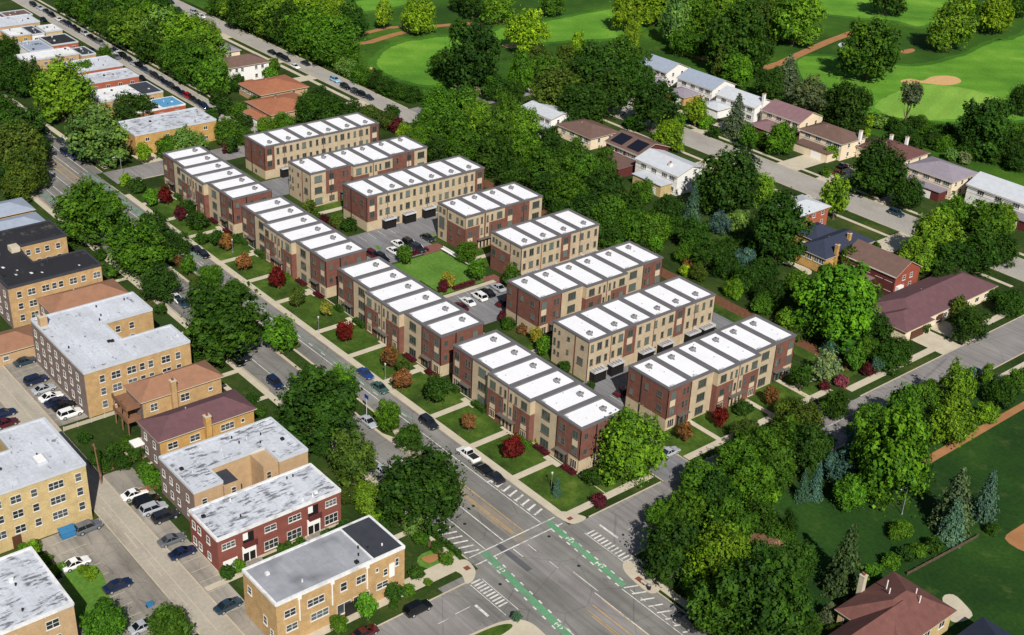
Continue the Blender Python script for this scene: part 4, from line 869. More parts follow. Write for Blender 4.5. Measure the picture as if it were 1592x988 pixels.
def HS(lb, rect, h, wall, roof, kind='gable', rise=2.4, axis='x', ext=None, chim=None, sw=(0.2, 0.45, 0.7, 0.88), ew=(0.3, 0.7), cm='whitew', wk='w2', name='house', sfloors=None):
    Lx, Ly = rect[2] - rect[0], rect[3] - rect[1]
    zs = (h - 1.9,) if h < 4.6 else (h - 1.9, 1.0)
    t, ro = building(name, lb, 'house', rect, h, wall, rows('S', [Lx * q for q in sw], sfloors or zs, 2.1 if Lx > 12 else 1.5, 1.4, 'w3' if Lx > 12 else wk) + rows('E', [Ly * q for q in ew], zs, 1.1, 1.3, 'w1h'), (kind, roof, rise, axis))
    if ext:
        er, eh, ewall, eroof, ek, erise, eax = ext
        b = MB(); b.box(er[0], er[1], 0, er[2], er[3], eh); g = MB()
        if ek == 'hip': hip(g, er, eh, erise, 0.4)
        elif ek == 'gable': gable(g, er, eh, erise, eax, 0.35, 0.16, 0, b)
        else: g.box(er[0] - 0.3, er[1] - 0.3, eh, er[2] + 0.3, er[3] + 0.3, eh + 0.2)
        w2 = b.build('front_wing', ewall, t); g.build('roof', [eroof, 'walk'], w2, tuple(t.location))
        d = MB(); cx = er[0] + (er[2] - er[0]) * 0.66; d.box(cx - 1.9, er[1] - 0.08, 0.05, cx + 1.9, er[1] - 0.01, 2.2); d.build('garage_door', 'door', w2, tuple(t.location))
    for c in chim or (): chimney(ro, c[0], c[1], c[2], c[3], cm, 0.42, t)
    if kind in ('gable', 'hip') and h > 5:       # pale sill band and gutter of the two storey houses
        b = MB(); b.box(rect[0] - 0.02, rect[1] - 0.05, h - 2.15, rect[2] + 0.02, rect[1] - 0.006, h - 2.02); b.box(rect[0] - 0.3, rect[1] - 0.52, h - 0.34, rect[2] + 0.3, rect[1] - 0.42, h - 0.22); b.build('trim', 'frame', t)
    return t
HS('white house with blue grey gable roof, farthest along the golf course street side', (-313, 325.4, -298.4, 336.8), 5.6, 'whitew', 'r_bg', ext=((-303, 318, -297, 324.9), 2.8, 'whitew', 'r_lav', 'hip', 1.3, 'x'))
HS('plum roofed house peeping out behind the white house with the blue grey roof', (-333, 326, -317, 337), 4.0, 'redb', 'r_mauve', 'gable', 2.0)
HS('white house with blue grey roof and an orange brick front wing', (-292, 324.4, -275.6, 336), 5.6, 'whitew', 'r_bg', ext=((-289.4, 315.8, -280.4, 324), 3.0, 'orange2', 'r_lav', 'hip', 1.4, 'x'))
HS('pale grey roofed house with tall white chimney behind the grey spruce', (-272, 322.6, -255, 333), 5.4, 'whitew', 'r_lg', chim=[(-254.6, 326, 0, 9.6)], ext=((-272.6, 315.4, -264.6, 322.2), 3.0, 'whitew', 'r_lg', 'hip', 1.2, 'x'), rise=2.0)
HS('cream house with a mauve gable roof and low mauve front wing', (-252, 323, -236.4, 334.6), 5.6, 'cream', 'r_mauve', ext=((-249.6, 314.2, -236, 322.6), 3.0, 'dkbrick', 'r_mauve', 'hip', 1.5, 'x'))
HS('cream house with dark brown hip roof, white chimney and wide driveway', (-232.6, 318.4, -216.2, 330.2), 5.6, 'cream', 'r_dkbr', 'hip', 2.4, chim=[(-215.8, 326.6, 0, 8.4)], ext=((-230.6, 313.4, -217.4, 318), 2.8, 'cream', 'r_dkbr', 'flat', 0, 'x'))
HS('low house with a broad maroon hip roof behind the round dark tree', (-216, 326, -199.6, 340.2), 3.6, 'cream', 'r_maroon', 'hip', 2.4, chim=[(-207, 339, 3, 6.6), (-212, 338, 3, 6)])
HS('tan house with a grey lavender hip roof and long grey front wing', (-193.6, 319.8, -178, 332.8), 5.6, 'cream', 'r_lav', 'hip', 2.2, ext=((-192.4, 315.4, -179, 319.3), 2.8, 'dkbrick', 'r_lav', 'flat', 0, 'x'), ew=(0.15, 0.4, 0.65, 0.88))
HS('white house with a pale front roof slope and brick porch at the right edge', (-174.4, 322, -152, 334), 5.6, 'whitew', 'r_lg', ext=((-166, 317, -152, 321.6), 2.8, 'dkbrick', 'r_lav', 'flat', 0, 'x'))
HS('white house with flat pale roof half hidden by trees beside the street bend', (-297.6, 257.4, -282.8, 267), 5.2, 'whitew', 'r_lg', 'gable', 1.0, ext=((-292, 249.8, -281.5, 257), 2.8, 'whitew', 'r_lg', 'flat', 0, 'x'))
HS('house with a broad brown hip roof behind the dense trees', (-281.4, 258.8, -265.8, 270.4), 3.8, 'cream', 'r_dkbr', 'hip', 1.9)
t = HS('dark brown house with black solar panels on its roof', (-258.6, 258.4, -244.6, 271), 5.2, 'dkbrick', 'r_dkbr', 'gable', 2.2, ext=((-254, 249.4, -243.6, 258), 2.8, 'dkbrick', 'r_dkbr', 'flat', 0, 'x'))
for x0, x1 in ((-257.6, -252.6), (-250.6, -245.4)):
    b = MB(); s = 2.2 / 6.3
    for q in (0,):
        y0, y1 = 259.0, 263.6; f = lambda y: 5.2 + 0.28 + (y - 258.4) * s
        b.face([(x0, y0, f(y0)), (x1, y0, f(y0)), (x1, y1, f(y1)), (x0, y1, f(y1))])
        for i in range(4):
            x = x0 + (x1 - x0) * i / 4; b.box(x, y0, f(y0) - 0.1, x + 0.05, y0 + 0.05, f(y0))
    b.build('solar_panel', 'solar', t)
HS('big white house with pale grey roof and flat roofed annex in front of the street', (-241.4, 254, -224.6, 265.6), 6.0, 'whitew', 'r_lg', 'gable', 1.8, chim=[(-230, 256.4, 6, 7.8)], ext=((-237.6, 249.4, -226.4, 253.7), 3.4, 'yellowb', 'r_lg', 'flat', 0, 'x'))
HS('pale roofed house with a white framed end behind the broad dark tree', (-196, 261.6, -186.8, 274), 5.6, 'redo', 'r_lg', 'hip', 1.4, ew=(0.2, 0.5, 0.8))
t = HS('orange brick house with a navy hip roof and brick chimney', (-176, 247.6, -167.2, 267), 4.4, 'orange2', 'r_navy', 'hip', 2.6, 'y', chim=[(-167, 251.6, 0, 7.2), (-169.4, 259.6, 4, 7.4)], cm='orange2', ext=((-184, 256, -176.3, 266), 3.6, 'orange2', 'r_navy', 'hip', 2.0, 'x'))
t = HS('dark red brick house with a brown gable roof beside the navy roof', (-164.6, 252, -149.4, 262), 5.4, 'redo2', 'r_dkbr', 'gable', 2.7, 'x', ew=(0.35, 0.65))
b = MB(); b.box(-164.6, 251.9, 0, -149.4, 251.99, 5.1); b.build('maroon_brick_wall', 'dkbrick', t)  # south wall clad in maroon brick
b = MB(); b.box(-164.4, 248.4, 2.6, -155, 251.9, 2.8); b.build('porch_roof', 'r_mauve', t)
b = MB(); b.box(-149.3, 252.4, 0.2, -148.4, 254.6, 2.6); b.build('white_porch', 'whitew', t)
t, ro = building('house', 'long ranch house with a plum hip roof and pale driveways', 'house', (-146.6, 237, -134.6, 272.6), 3.2, 'cream', rows('E', (11.5, 14.5, 20, 24, 28, 32), (0.9,), 1.6, 1.3, 'w2'), ('hip', 'r_purple', 2.7))
b = MB(); b.box(-142, 233.8, 0, -133.4, 244.2, 3.0); w2 = b.build('garage_wing', 'cream', t)
g = MB(); hip(g, (-142, 233.8, -133.4, 244.2), 3.0, 2.2, 0.45); g.build('roof', ['r_purple', 'walk'], w2, tuple(t.location))
d = MB(); d.box(-133.39, 236, 0.05, -133.3, 241.4, 2.2); d.build('garage_door', 'door2', w2, tuple(t.location))
d = MB(); d.box(-134.59, 248.4, 0.05, -134.5, 250.6, 2.3); d.build('door', 'door2', t)
t, ro = building('house', 'yellow walled house with a red brown hip roof at the bottom right', 'house', (-82.4, 142.4, -71.4, 157), 4.4, 'yellowb', rows('E', (4, 8, 12), (2.2,), 1.6, 1.3, 'w2') + rows('S', (2, 5, 8.6), (2.2,), 1.8, 1.4, 'w2'), ('hip', 'r_redbr', 3.0))
b = MB(); gable(b, (-79.4, 136, -72.4, 149), 4.45, 2.6, 'y', 0.4); b.build('front_roof', ['r_redbr', 'walk'], t)
b = MB(); b.box(-79.2, 136.4, 0, -72.6, 142.3, 4.4); b.build('front_wing', 'yellowb', t)
chimney(ro, -83.2, 149, 0, 7.4, 'walk', 0.45, t)
b = MB()
for x, y in ((-80, 151), (-76, 153), (-78.6, 149.6), (-74.6, 152)): b.tube((x, y, 5), (x, y, 7.6), 0.1, 0.1, 6)
b.build('roof_vent', 'whitew', ro, tuple(t.location))
HS('navy roofed house cut by the bottom right corner', (-67.6, 148, -58, 160), 3.6, 'cream', 'r_navy', 'hip', 2.4)
HS('low tan house mostly hidden behind the big trees at lower right', (-104, 138, -94, 148), 3.2, 'pink', 'r_brown', 'gable', 1.8, 'y')
HS('white house with brown hip roof between the tree mass and the upper street', (-391, 196, -380.8, 212.6), 5.8, 'whitew', 'r_dkbr', 'hip', 2.2, ew=(0.25, 0.38, 0.7, 0.85))
HS('grey brown roofed low house beyond the white house with the brown roof', (-412, 200, -402, 213), 4.6, 'cream', 'r_lav', 'hip', 1.6)
HS('tan roofed house near the upper street beside the lawn', (-436, 198, -424, 212), 4.0, 'pink', 'r_brown', 'hip', 1.6)
t = HS('wide ranch house with an orange brown hip roof', (-370, 195, -355.2, 212.4), 3.8, 'pink', 'r_rust', 'hip', 2.0, 'y', ext=((-372, 196, -364, 201), 3.4, 'greyb', 'r_rust', 'flat', 0, 'x'))
HS('smaller orange brown roofed ranch house above the hindmost townhouse row', (-352, 188, -336.4, 205), 3.8, 'pink', 'r_rust', 'hip', 2.0, 'y', ext=((-347, 183.6, -336.8, 187.6), 2.8, 'whitew', 'r_rust', 'hip', 1.0, 'x'))
HS('plum roofed shelter among the trees beside the golf course', (-374, 392, -362, 400), 2.8, 'wood', 'r_purple', 'hip', 1.6)
HS('brown roofed hut half buried in foliage beside the oval green', (-335, 258, -326, 266), 2.6, 'wood', 'r_dkbr', 'hip', 1.8)
# ================================================================== CARS
def loft(b, secs, mi=0, cap=True):
    """secs: list of rings with the same number of points"""
    n = len(secs[0]); k = len(b.v)
    for s in secs: b.v += s
    for i in range(len(secs) - 1):
        for j in range(n):
            jj = (j + 1) % n
            b.f.append((k + i * n + j, k + i * n + jj, k + (i + 1) * n + jj, k + (i + 1) * n + j)); b.m.append(mi)
    if cap:
        b.f.append(tuple(k + j for j in reversed(range(n)))); b.m.append(mi)
        b.f.append(tuple(k + (len(secs) - 1) * n + j for j in range(n))); b.m.append(mi)

CARM = {}
def car_meshes(kind):
    if kind in CARM: return CARM[kind]
    L, Wd, Hh, Hb = {'sedan': (4.7, 1.82, 1.45, 0.92), 'suv': (4.75, 1.92, 1.75, 1.05), 'van': (5.0, 1.95, 1.85, 1.1), 'pickup': (5.5, 1.95, 1.8, 1.1)}[kind]
    hw = Wd / 2
    def ring(x, w_, z0, z1, tuck=0.9): return [(x, -w_ * tuck, z0), (x, w_ * tuck, z0), (x, w_, z0 + (z1 - z0) * 0.35), (x, w_, z0 + (z1 - z0) * 0.75), (x, w_ * 0.9, z1), (x, -w_ * 0.9, z1), (x, -w_, z0 + (z1 - z0) * 0.75), (x, -w_, z0 + (z1 - z0) * 0.35)]
    b = MB(); h = L / 2
    fr = Hb * 0.86 if kind != 'van' else Hb * 0.95
    rear = {'sedan': Hb * 0.97, 'suv': Hb, 'van': Hb, 'pickup': Hb}[kind]
    loft(b, [ring(-h, hw * 0.86, 0.38, rear * 0.8), ring(-h + 0.1, hw * 0.95, 0.28, rear * 0.95), ring(-h + 0.5, hw, 0.22, rear), ring(-0.4, hw, 0.2, Hb), ring(h - 1.5, hw, 0.2, Hb), ring(h - 0.7, hw, 0.22, fr), ring(h - 0.15, hw * 0.93, 0.28, fr * 0.88), ring(h, hw * 0.8, 0.4, fr * 0.72)])
    body = b.mesh('body', ['paint'], smooth=False)
    # cabin: glass band and painted roof
    x0, x1, r0, r1 = {'sedan': (-h + 0.75, h - 1.35, -h + 1.5, h - 2.2), 'suv': (-h + 0.1, h - 1.3, -h + 0.45, h - 2.0), 'van': (-h + 0.08, h - 0.85, -h + 0.35, h - 1.75), 'pickup': (-h + 2.1, h - 1.4, -h + 2.35, h - 2.1)}[kind]
    g = MB(); wb, wt = hw * 0.9, hw * 0.72
    zb, zt = Hb - 0.02, Hh - 0.05
    lo = [(x0, -wb, zb), (x1, -wb, zb), (x1, wb, zb), (x0, wb, zb)]; hi = [(r0, -wt, zt), (r1, -wt, zt), (r1, wt, zt), (r0, wt, zt)]
    for i in range(4): g.face([lo[i], lo[(i + 1) % 4], hi[(i + 1) % 4], hi[i]])
    g.face(hi)
    glass = g.mesh('cabin_glass', ['cglass'])
    r = MB(); r.prism([(r0 - 0.04, -wt + 0.06), (r0 + 0.04, -wt - 0.01), (r1 - 0.04, -wt - 0.01), (r1 + 0.04, -wt + 0.06), (r1 + 0.04, wt - 0.06), (r1 - 0.04, wt + 0.01), (r0 + 0.04, wt + 0.01), (r0 - 0.04, wt - 0.06)], zt + 0.003, Hh)
    for s in (-1, 1):                            # roof pillars
        for (bx, tx) in ((x0, r0), (x1, r1), ((x0 + x1) / 2, (r0 + r1) / 2)): r.tube((bx, s * (wb + 0.004), zb), (tx, s * (wt + 0.004), zt + 0.02), 0.05, 0.045, 5)
    if kind == 'pickup':
        pass
    roof = r.mesh('roof', ['paint'])
    w_ = MB(); rr = 0.34 if kind == 'sedan' else 0.38
    w_.tube((0, -0.11, 0), (0, 0.11, 0), rr, rr, 16, 0); w_.tube((0, -0.125, 0), (0, 0.125, 0), rr * 0.62, rr * 0.62, 12, 1)
    wheel = w_.mesh('wheel', ['tyre', 'rim'])
    l = MB(); l.box(-0.06, -0.2, -0.07, 0.06, 0.2, 0.07); lamp = l.mesh('headlight', ['lamp'])
    l = MB(); l.box(-0.05, -0.16, -0.1, 0.05, 0.16, 0.1); tail = l.mesh('tail_light', ['tail'])
    bedm = None
    if kind == 'pickup':
        q = MB(); q.box(-h + 0.2, -hw * 0.78, Hb + 0.002, -h + 2.0, hw * 0.78, Hb + 0.02); bedm = q.mesh('cargo_bed', ['dark'])
    CARM[kind] = dict(body=body, glass=glass, roof=roof, wheel=wheel, lamp=lamp, tail=tail, bed=bedm, L=L, hw=hw, rr=rr, fr=fr, Hb=Hb, whole=None)
    # one-mesh copy for cars that are a few pixels long
    whole = bpy.data.meshes.new('parked_car'); bmv = MB()
    for me, off in [(body, (0, 0, 0)), (glass, (0, 0, 0)), (roof, (0, 0, 0))] + [(wheel, (sx * L * 0.31, sy * (hw - 0.1), rr)) for sx in (-1, 1) for sy in (-1, 1)]:
        k = len(bmv.v); bmv.v += [(v.co.x + off[0], v.co.y + off[1], v.co.z + off[2]) for v in me.vertices]
        for p in me.polygons:
            bmv.f.append(tuple(k + i for i in p.vertices))
            nm = me.materials[p.material_index].name; bmv.m.append({'car_paint': 0, 'car_glass': 1, 'tyre_rubber': 2, 'wheel_rim': 3}.get(nm, 2))
    CARM[kind]['whole'] = bmv.mesh('parked_car', ['paint', 'cglass', 'tyre', 'rim'])
    return CARM[kind]

PC = dict(black=(14, 15, 17), navy=(20, 34, 66), blue=(30, 60, 120), silver=(168, 172, 178), white=(232, 232, 230), grey=(96, 100, 106), dark=(34, 38, 44), teal=(36, 58, 72), red=(150, 22, 34), maroon=(78, 18, 26), pale_blue=(140, 180, 206), green=(60, 86, 80))
def car(px, py, kind, col, ang, label, group=None, small=False):
    x, y, d = G(px, py, 0.75)
    m = car_meshes(kind); c = lin(PC[col]); rz = R(ang)
    if small:
        o = inst('parked_car', m['whole'], None, (x, y, 0.03), rz); o.color = c
        return tag(o, label, 'car', group)
    t = thing('parked_car', label, 'car', (x, y, 0.03), group); t.rotation_euler = (0, 0, rz)
    for nm, me in (('body', m['body']), ('cabin_glass', m['glass']), ('roof', m['roof'])): inst(nm, me, t).color = c
    if m['bed']: inst('cargo_bed', m['bed'], t)
    for sx in (-1, 1):
        for sy in (-1, 1): inst('wheel', m['wheel'], t, (sx * m['L'] * 0.31, sy * (m['hw'] - 0.1), m['rr']))
    for sy in (-1, 1):
        inst('headlight', m['lamp'], t, (m['L'] / 2 - 0.07, sy * m['hw'] * 0.6, m['fr'] * 0.7)); inst('tail_light', m['tail'], t, (-m['L'] / 2 + 0.06, sy * m['hw'] * 0.68, m['Hb'] * 0.72))
    return t
LOT = 'cars in the alley parking lots'; AVE = 'cars parked along the avenue'; TH = 'cars in the townhouse lots'; UP = 'cars along the golf course edge street'; CR = 'cars in the long row on the narrow street'
for a in [
    (39, 561, 'sedan', 'teal', 92, 'teal sedan nearest the hedge in the packed lot beside the U shaped block', LOT),
    (56, 590, 'suv', 'navy', 92, 'dark blue car alone in the middle of the packed lot', LOT),
    (68, 604, 'sedan', 'silver', 92, 'silver car between the lone dark blue car and the close row', LOT),
    (79, 616, 'sedan', 'white', 92, 'white car at the head of the close row in the packed lot', LOT),
    (88, 624, 'sedan', 'navy', 92, 'navy sedan beside the white car in the packed lot', LOT),
    (99, 630, 'sedan', 'black', 92, 'black sedan between the navy sedan and the white vehicle in the packed lot', LOT),
    (109, 642, 'suv', 'white', 92, 'white vehicle at the lower end of the packed lot', LOT),
    (6, 642, 'sedan', 'navy', 91, 'dark blue car at the left edge across the alley', LOT),
    (9, 657, 'sedan', 'maroon', 91, 'dark maroon car at the left edge across the alley', LOT),
    (209, 767, 'sedan', 'white', 88, 'white sedan first in the row behind the stained roof', LOT),
    (228, 778, 'suv', 'black', 88, 'black car second in the row behind the stained roof', LOT),
    (239, 790, 'suv', 'silver', 88, 'silver estate car third in the row behind the stained roof', LOT),
    (257, 802, 'suv', 'dark', 88, 'charcoal car fourth in the row behind the stained roof', LOT),
    (267, 838, 'sedan', 'grey', 88, 'grey coupe beside the red brick block', LOT),
    (284, 858, 'sedan', 'navy', 88, 'navy sedan next to the grey coupe by the red brick block', LOT),
    (355, 940, 'sedan', 'teal', 95, 'slate blue sedan alone beside the orange corner building', LOT),
    (118, 875, 'sedan', 'white', 91, 'white sedan beside the bright green hedge', LOT),
    (183, 909, 'sedan', 'navy', 91, 'navy sedan at the edge of the bright green yard', LOT),
    (223, 972, 'sedan', 'silver', 91, 'silver sedan between two trees at the bottom edge', LOT),
    (137, 819, 'suv', 'grey', 92, 'grey car tucked at the corner of the tall yellow block', LOT),
    (650, 945, 'suv', 'black', 90, 'black SUV parked on the side street below the orange corner building', AVE),
    (567, 983, 'sedan', 'maroon', 90, 'dark maroon car cut by the bottom edge on the side street', AVE),
    (428, 595, 'suv', 'navy', 0, 'navy SUV in the parking bay beside the plum roofed building', AVE),
    (368, 560, 'suv', 'black', 0, 'black SUV under the large dark street tree', AVE),
    (378, 552, 'sedan', 'dark', 0, 'dark sedan half hidden behind the black SUV under the tree', AVE),
    (274, 463, 'sedan', 'white', 0, 'white car just above the biggest dark street tree', AVE),
    (284, 470, 'sedan', 'teal', 0, 'dark teal car in front of the white car by the street tree', AVE),
    (573, 655, 'sedan', 'silver', 0, 'pale car beside the median signpost', AVE),
    (597, 733, 'sedan', 'silver', 0, 'silver car mostly hidden by the large tree near the crossing', AVE),
    (667, 657, 'suv', 'dark', 0, 'dark SUV parked before the walk of the nearest townhouse row', AVE),
    (728, 706, 'pickup', 'white', 180, 'white pickup at the front of the kerb row near the crossing', AVE),
    (751, 728, 'sedan', 'black', 180, 'black car directly behind the white pickup', AVE),
    (769, 740, 'sedan', 'dark', 180, 'charcoal sedan last in the kerb row near the crossing', AVE),
    (568, 580, 'sedan', 'blue', 0, 'blue car at the kerb beside the large street tree', AVE),
    (591, 602, 'sedan', 'green', 0, 'small dark green car at the kerb ahead of the blue car', AVE),
    (306, 388, 'sedan', 'dark', 0, 'dark car at the kerb by the second townhouse row', AVE),
    (316, 394, 'sedan', 'black', 0, 'black sedan right behind the dark car at the kerb', AVE),
    (283, 400, 'sedan', 'silver', 0, 'silver blue car seen between the median trees', AVE),
    (189, 336, 'sedan', 'navy', 0, 'navy car beside the round tree at the far crossing', AVE),
    (190, 350, 'sedan', 'blue', 0, 'blue car peeping below the round tree at the far crossing', AVE),
    (102, 237, 'suv', 'navy', 0, 'navy SUV first in the trio parked before the far crossing', AVE),
    (115, 242, 'suv', 'blue', 0, 'blue SUV in the middle of the trio before the far crossing', AVE),
    (128, 248, 'sedan', 'black', 0, 'black car last of the trio before the far crossing', AVE),
    (95, 219, 'sedan', 'dark', 0, 'dark car at the kerb under the pale street tree', AVE),
    (104, 224, 'sedan', 'grey', 0, 'grey car at the kerb under the pale street tree', AVE),
    (74, 228, 'sedan', 'dark', 0, 'dark car driving in the far lane at the upper left', AVE),
    (71, 202, 'sedan', 'black', 0, 'black car farthest up the avenue', AVE),
    (1067, 966, 'suv', 'dark', 180, 'dark car parked beyond the hatched lane at the bottom right', AVE),
    (1041, 702, 'sedan', 'silver', 90, 'silver car at the mouth of the townhouse lane behind the corner tree', AVE),
    (1516, 579, 'suv', 'blue', 90, 'blue car at the kerb of the right cross street', AVE),
    (620, 379, 'sedan', 'white', 2, 'white car beside the two black cars above the courtyard', TH),
    (613, 390, 'sedan', 'white', 2, 'white car half hidden by the courtyard tree', TH),
    (637, 378, 'suv', 'black', 2, 'first of two black SUVs above the courtyard', TH),
    (650, 386, 'suv', 'dark', 2, 'black SUV closest to the courtyard lawn', TH),
    (665, 369, 'sedan', 'dark', 2, 'dark car beside the brick paving', TH),
    (580, 396, 'suv', 'maroon', 2, 'maroon SUV just behind the third townhouse roofs', TH),
    (594, 401, 'suv', 'black', 2, 'black SUV just behind the third townhouse roofs', TH),
    (727, 468, 'sedan', 'white', 178, 'white car nearest the avenue in the lower courtyard lot', TH),
    (716, 476, 'sedan', 'maroon', 178, 'dark red car behind the rooftops in the lower courtyard lot', TH),
    (745, 460, 'suv', 'white', 178, 'large white car in the lower courtyard lot', TH),
    (758, 454, 'sedan', 'black', 178, 'black car beside the large white car in the lower lot', TH),
    (774, 446, 'sedan', 'silver', 178, 'silver car by the courtyard corner tree', TH),
    (785, 470, 'sedan', 'maroon', 90, 'dark red car at the wall of the brick row', TH),
    (970, 608, 'sedan', 'maroon', 90, 'dark red car at the garage lane by the nearest brick row', TH),
    (969, 158, 'van', 'silver', 10, 'silver trailer van on the street of houses', None),
    (1168, 244, 'sedan', 'dark', 0, 'dark car at the kerb below the mauve roofed house', None),
    (1159, 239, 'sedan', 'silver', 0, 'silver car at the kerb below the mauve roofed house', None),
    (1305, 268, 'sedan', 'red', 90, 'dark red car in a driveway beside the brown hip roofed house', None),
    (1311, 257, 'sedan', 'black', 90, 'black car at the top of the driveway beside the brown hip roofed house', None),
    (1394, 331, 'suv', 'teal', 0, 'dark green car at the kerb below the lavender roofed house', None),
    ]:
    car(*a)
for a in [
    (255, 1, 'sedan', 'dark', 'dark car farthest up the golf course edge street'), (265, 3, 'sedan', 'black', 'black car second from the far end of the golf course edge street'), (277, 14, 'sedan', 'dark', 'dark car in a driveway at the top of the golf course edge street'),
    (302, 19, 'suv', 'silver', 'pale van on the golf course edge street'), (313, 25, 'sedan', 'white', 'white car beside the pale van'), (356, 40, 'sedan', 'dark', 'dark car in the shade of the golf course trees'),
    (423, 81, 'sedan', 'black', 'black car at the kerb by the white house'), (437, 88, 'suv', 'black', 'first of two black cars below the white house lawn'), (444, 92, 'suv', 'dark', 'second of two black cars below the white house lawn'),
    (475, 98, 'sedan', 'dark', 'dark car on the hedge side of the street'), (459, 103, 'sedan', 'white', 'small white car at the kerb above the ranch house'), (521, 124, 'suv', 'pale_blue', 'pale blue car at the head of the kerb row by the hedge'),
    (537, 135, 'suv', 'black', 'black car behind the pale blue car'), (553, 143, 'suv', 'dark', 'charcoal car in the middle of the kerb row by the hedge'), (563, 147, 'suv', 'black', 'black SUV next to last in the kerb row by the hedge'), (573, 151, 'sedan', 'dark', 'dark sedan last in the kerb row by the hedge')]:
    car(a[0], a[1], a[2], a[3], 0, a[4], UP, True)
row = [(52, 7), (62, 12), (72, 17), (80, 23), (92, 30), (99, 34), (107, 38), (115, 42), (122, 47), (132, 52), (141, 57), (149, 62), (156, 66), (177, 78), (184, 83), (192, 87), (200, 92), (209, 99), (217, 103), (225, 108), (233, 113), (241, 118), (250, 123), (258, 129), (266, 134), (275, 139), (284, 145), (293, 150), (300, 154), (308, 159), (317, 165), (328, 172), (334, 176)]
ORD = ['first', 'second', 'third', 'fourth', 'fifth', 'sixth', 'seventh', 'eighth', 'ninth', 'tenth', 'eleventh', 'twelfth', 'thirteenth', 'fourteenth', 'fifteenth', 'sixteenth', 'seventeenth', 'eighteenth', 'nineteenth', 'twentieth', 'twenty-first', 'twenty-second', 'twenty-third', 'twenty-fourth', 'twenty-fifth', 'twenty-sixth', 'twenty-seventh', 'twenty-eighth', 'twenty-ninth', 'thirtieth', 'thirty-first', 'thirty-second', 'thirty-third', 'thirty-fourth']
cc = ['black', 'silver', 'dark', 'black', 'white', 'grey', 'navy', 'dark', 'black', 'silver', 'black', 'dark', 'grey', 'navy', 'white', 'black', 'dark', 'silver', 'black', 'navy', 'grey', 'dark', 'black', 'navy', 'dark', 'black', 'navy', 'red', 'black', 'dark', 'navy', 'dark', 'black']
for i, (x, y) in enumerate(row):
    car(x, y, 'sedan' if i % 3 else 'suv', cc[i], 0, f'{cc[i]} car, {ORD[i]} from the far end of the long row on the narrow street', CR, True)
for x, y, c, lb in ((67, 30, 'black', 'black car before the brown roofed house at upper left'), (143, 78, 'dark', 'dark car beside the lone round tree at upper left'), (181, 88, 'grey', 'grey car behind the farther long red brick house'), (220, 121, 'black', 'black car behind the nearer long red brick house'), (330, 192, 'black', 'black car beside the bright orange corner house')):
    car(x, y, 'sedan', c, 0, lb, None, True)

# ================================================================== STREET FURNITURE
def pole_at(px, py, h): x, y, d = G(px, py, 0); return x, y
def street_lamp(px, py, h, label):
    x, y = pole_at(px, py, h); t = thing('street_lamp', label, 'street lamp', (x, y, 0), 'street lamps')
    arm = h > 5
    b = MB(); b.tube((x, y, 0), (x, y, h), 0.09 if arm else 0.05, 0.06 if arm else 0.04, 8); b.tube((x, y, 0), (x, y, 0.4), 0.15, 0.12, 8)
    if arm: b.tube((x, y, h), (x, y - 1.6, h + 0.3), 0.05, 0.04, 6)
    b.build('pole', 'metal', t)
    b = MB()
    if arm: b.box(x - 0.14, y - 2.2, h + 0.22, x + 0.14, y - 1.5, h + 0.36)
    else: b.tube((x, y, h), (x, y, h + 0.4), 0.12, 0.2, 8); b.tube((x, y, h + 0.4), (x, y, h + 0.5), 0.22, 0.1, 8)
    b.build('lamp_head', 'canopy', t)
street_lamp(495.5, 515, 3.2, 'slim pale lamp post on the lawn of the third townhouse row')
street_lamp(599, 589, 3.2, 'slim pale lamp post on the lawn by the brown leaved shrub')
street_lamp(857, 760, 3.2, 'slim lamp post on the corner lawn of the nearest townhouse row')
street_lamp(362, 393, 3.2, 'slim pale lamp post beside the orange shrub of the second townhouse row')
street_lamp(221, 300, 3.2, 'slim lamp post on the farthest townhouse lawn')
street_lamp(190, 276, 6, 'dark lamp post on the corner of the far crossing')
street_lamp(1402, 800, 6, 'lamp post between the spruces of the big yard')
x, y = pole_at(570, 648, 5); t = thing('signpost', 'blue topped signpost in the median beside the large dark tree', 'sign', (x, y, 0.2))
b = MB(); b.tube((x, y, 0.2), (x, y, 4.2), 0.08, 0.06, 8); b.build('post', 'canopy', t)
b = MB(); b.box(x - 0.6, y - 0.06, 4.2, x + 0.6, y + 0.06, 5.0); b.build('sign_panel', 'signb', t)
x, y = pole_at(158, 752, 7); t = thing('utility_pole', 'leaning grey utility pole at the fenced back garden', 'pole', (x, y, 0))
b = MB(); b.tube((x, y, 0), (x - 0.3, y - 0.4, 8.5), 0.16, 0.1, 8); b.build('pole', 'wood', t)
b = MB(); b.box(x - 1.2, y - 0.46, 7.8, x + 0.6, y - 0.34, 7.95); b.build('crossarm', 'wood', t)
x, y = pole_at(260, 868, 7)
x, y, d = G(106, 829, 0.6); t = thing('dumpster', 'blue dumpster against the tall yellow block', 'dumpster', (x, y, 0))
b = MB(); b.prism([(x - 0.9, y - 1.3), (x + 0.7, y - 1.3), (x + 0.7, y + 1.3), (x - 0.9, y + 1.3)], 0.12, 1.25); b.box(x + 0.7, y - 1.2, 0.5, x + 0.78, y + 1.2, 0.62); b.build('body', 'bluebin', t)
b = MB(); b.face([(x - 1.0, y - 1.35, 1.5), (x - 1.0, y - 0.02, 1.5), (x + 0.85, y - 0.02, 1.27), (x + 0.85, y - 1.35, 1.27)]); b.face([(x - 1.0, y + 0.02, 1.5), (x - 1.0, y + 1.35, 1.5), (x + 0.85, y + 1.35, 1.27), (x + 0.85, y + 0.02, 1.27)])
b.box(x - 1.02, y - 1.36, 1.2, x - 0.96, y + 1.36, 1.5); b.build('lid', 'bluebin', t)
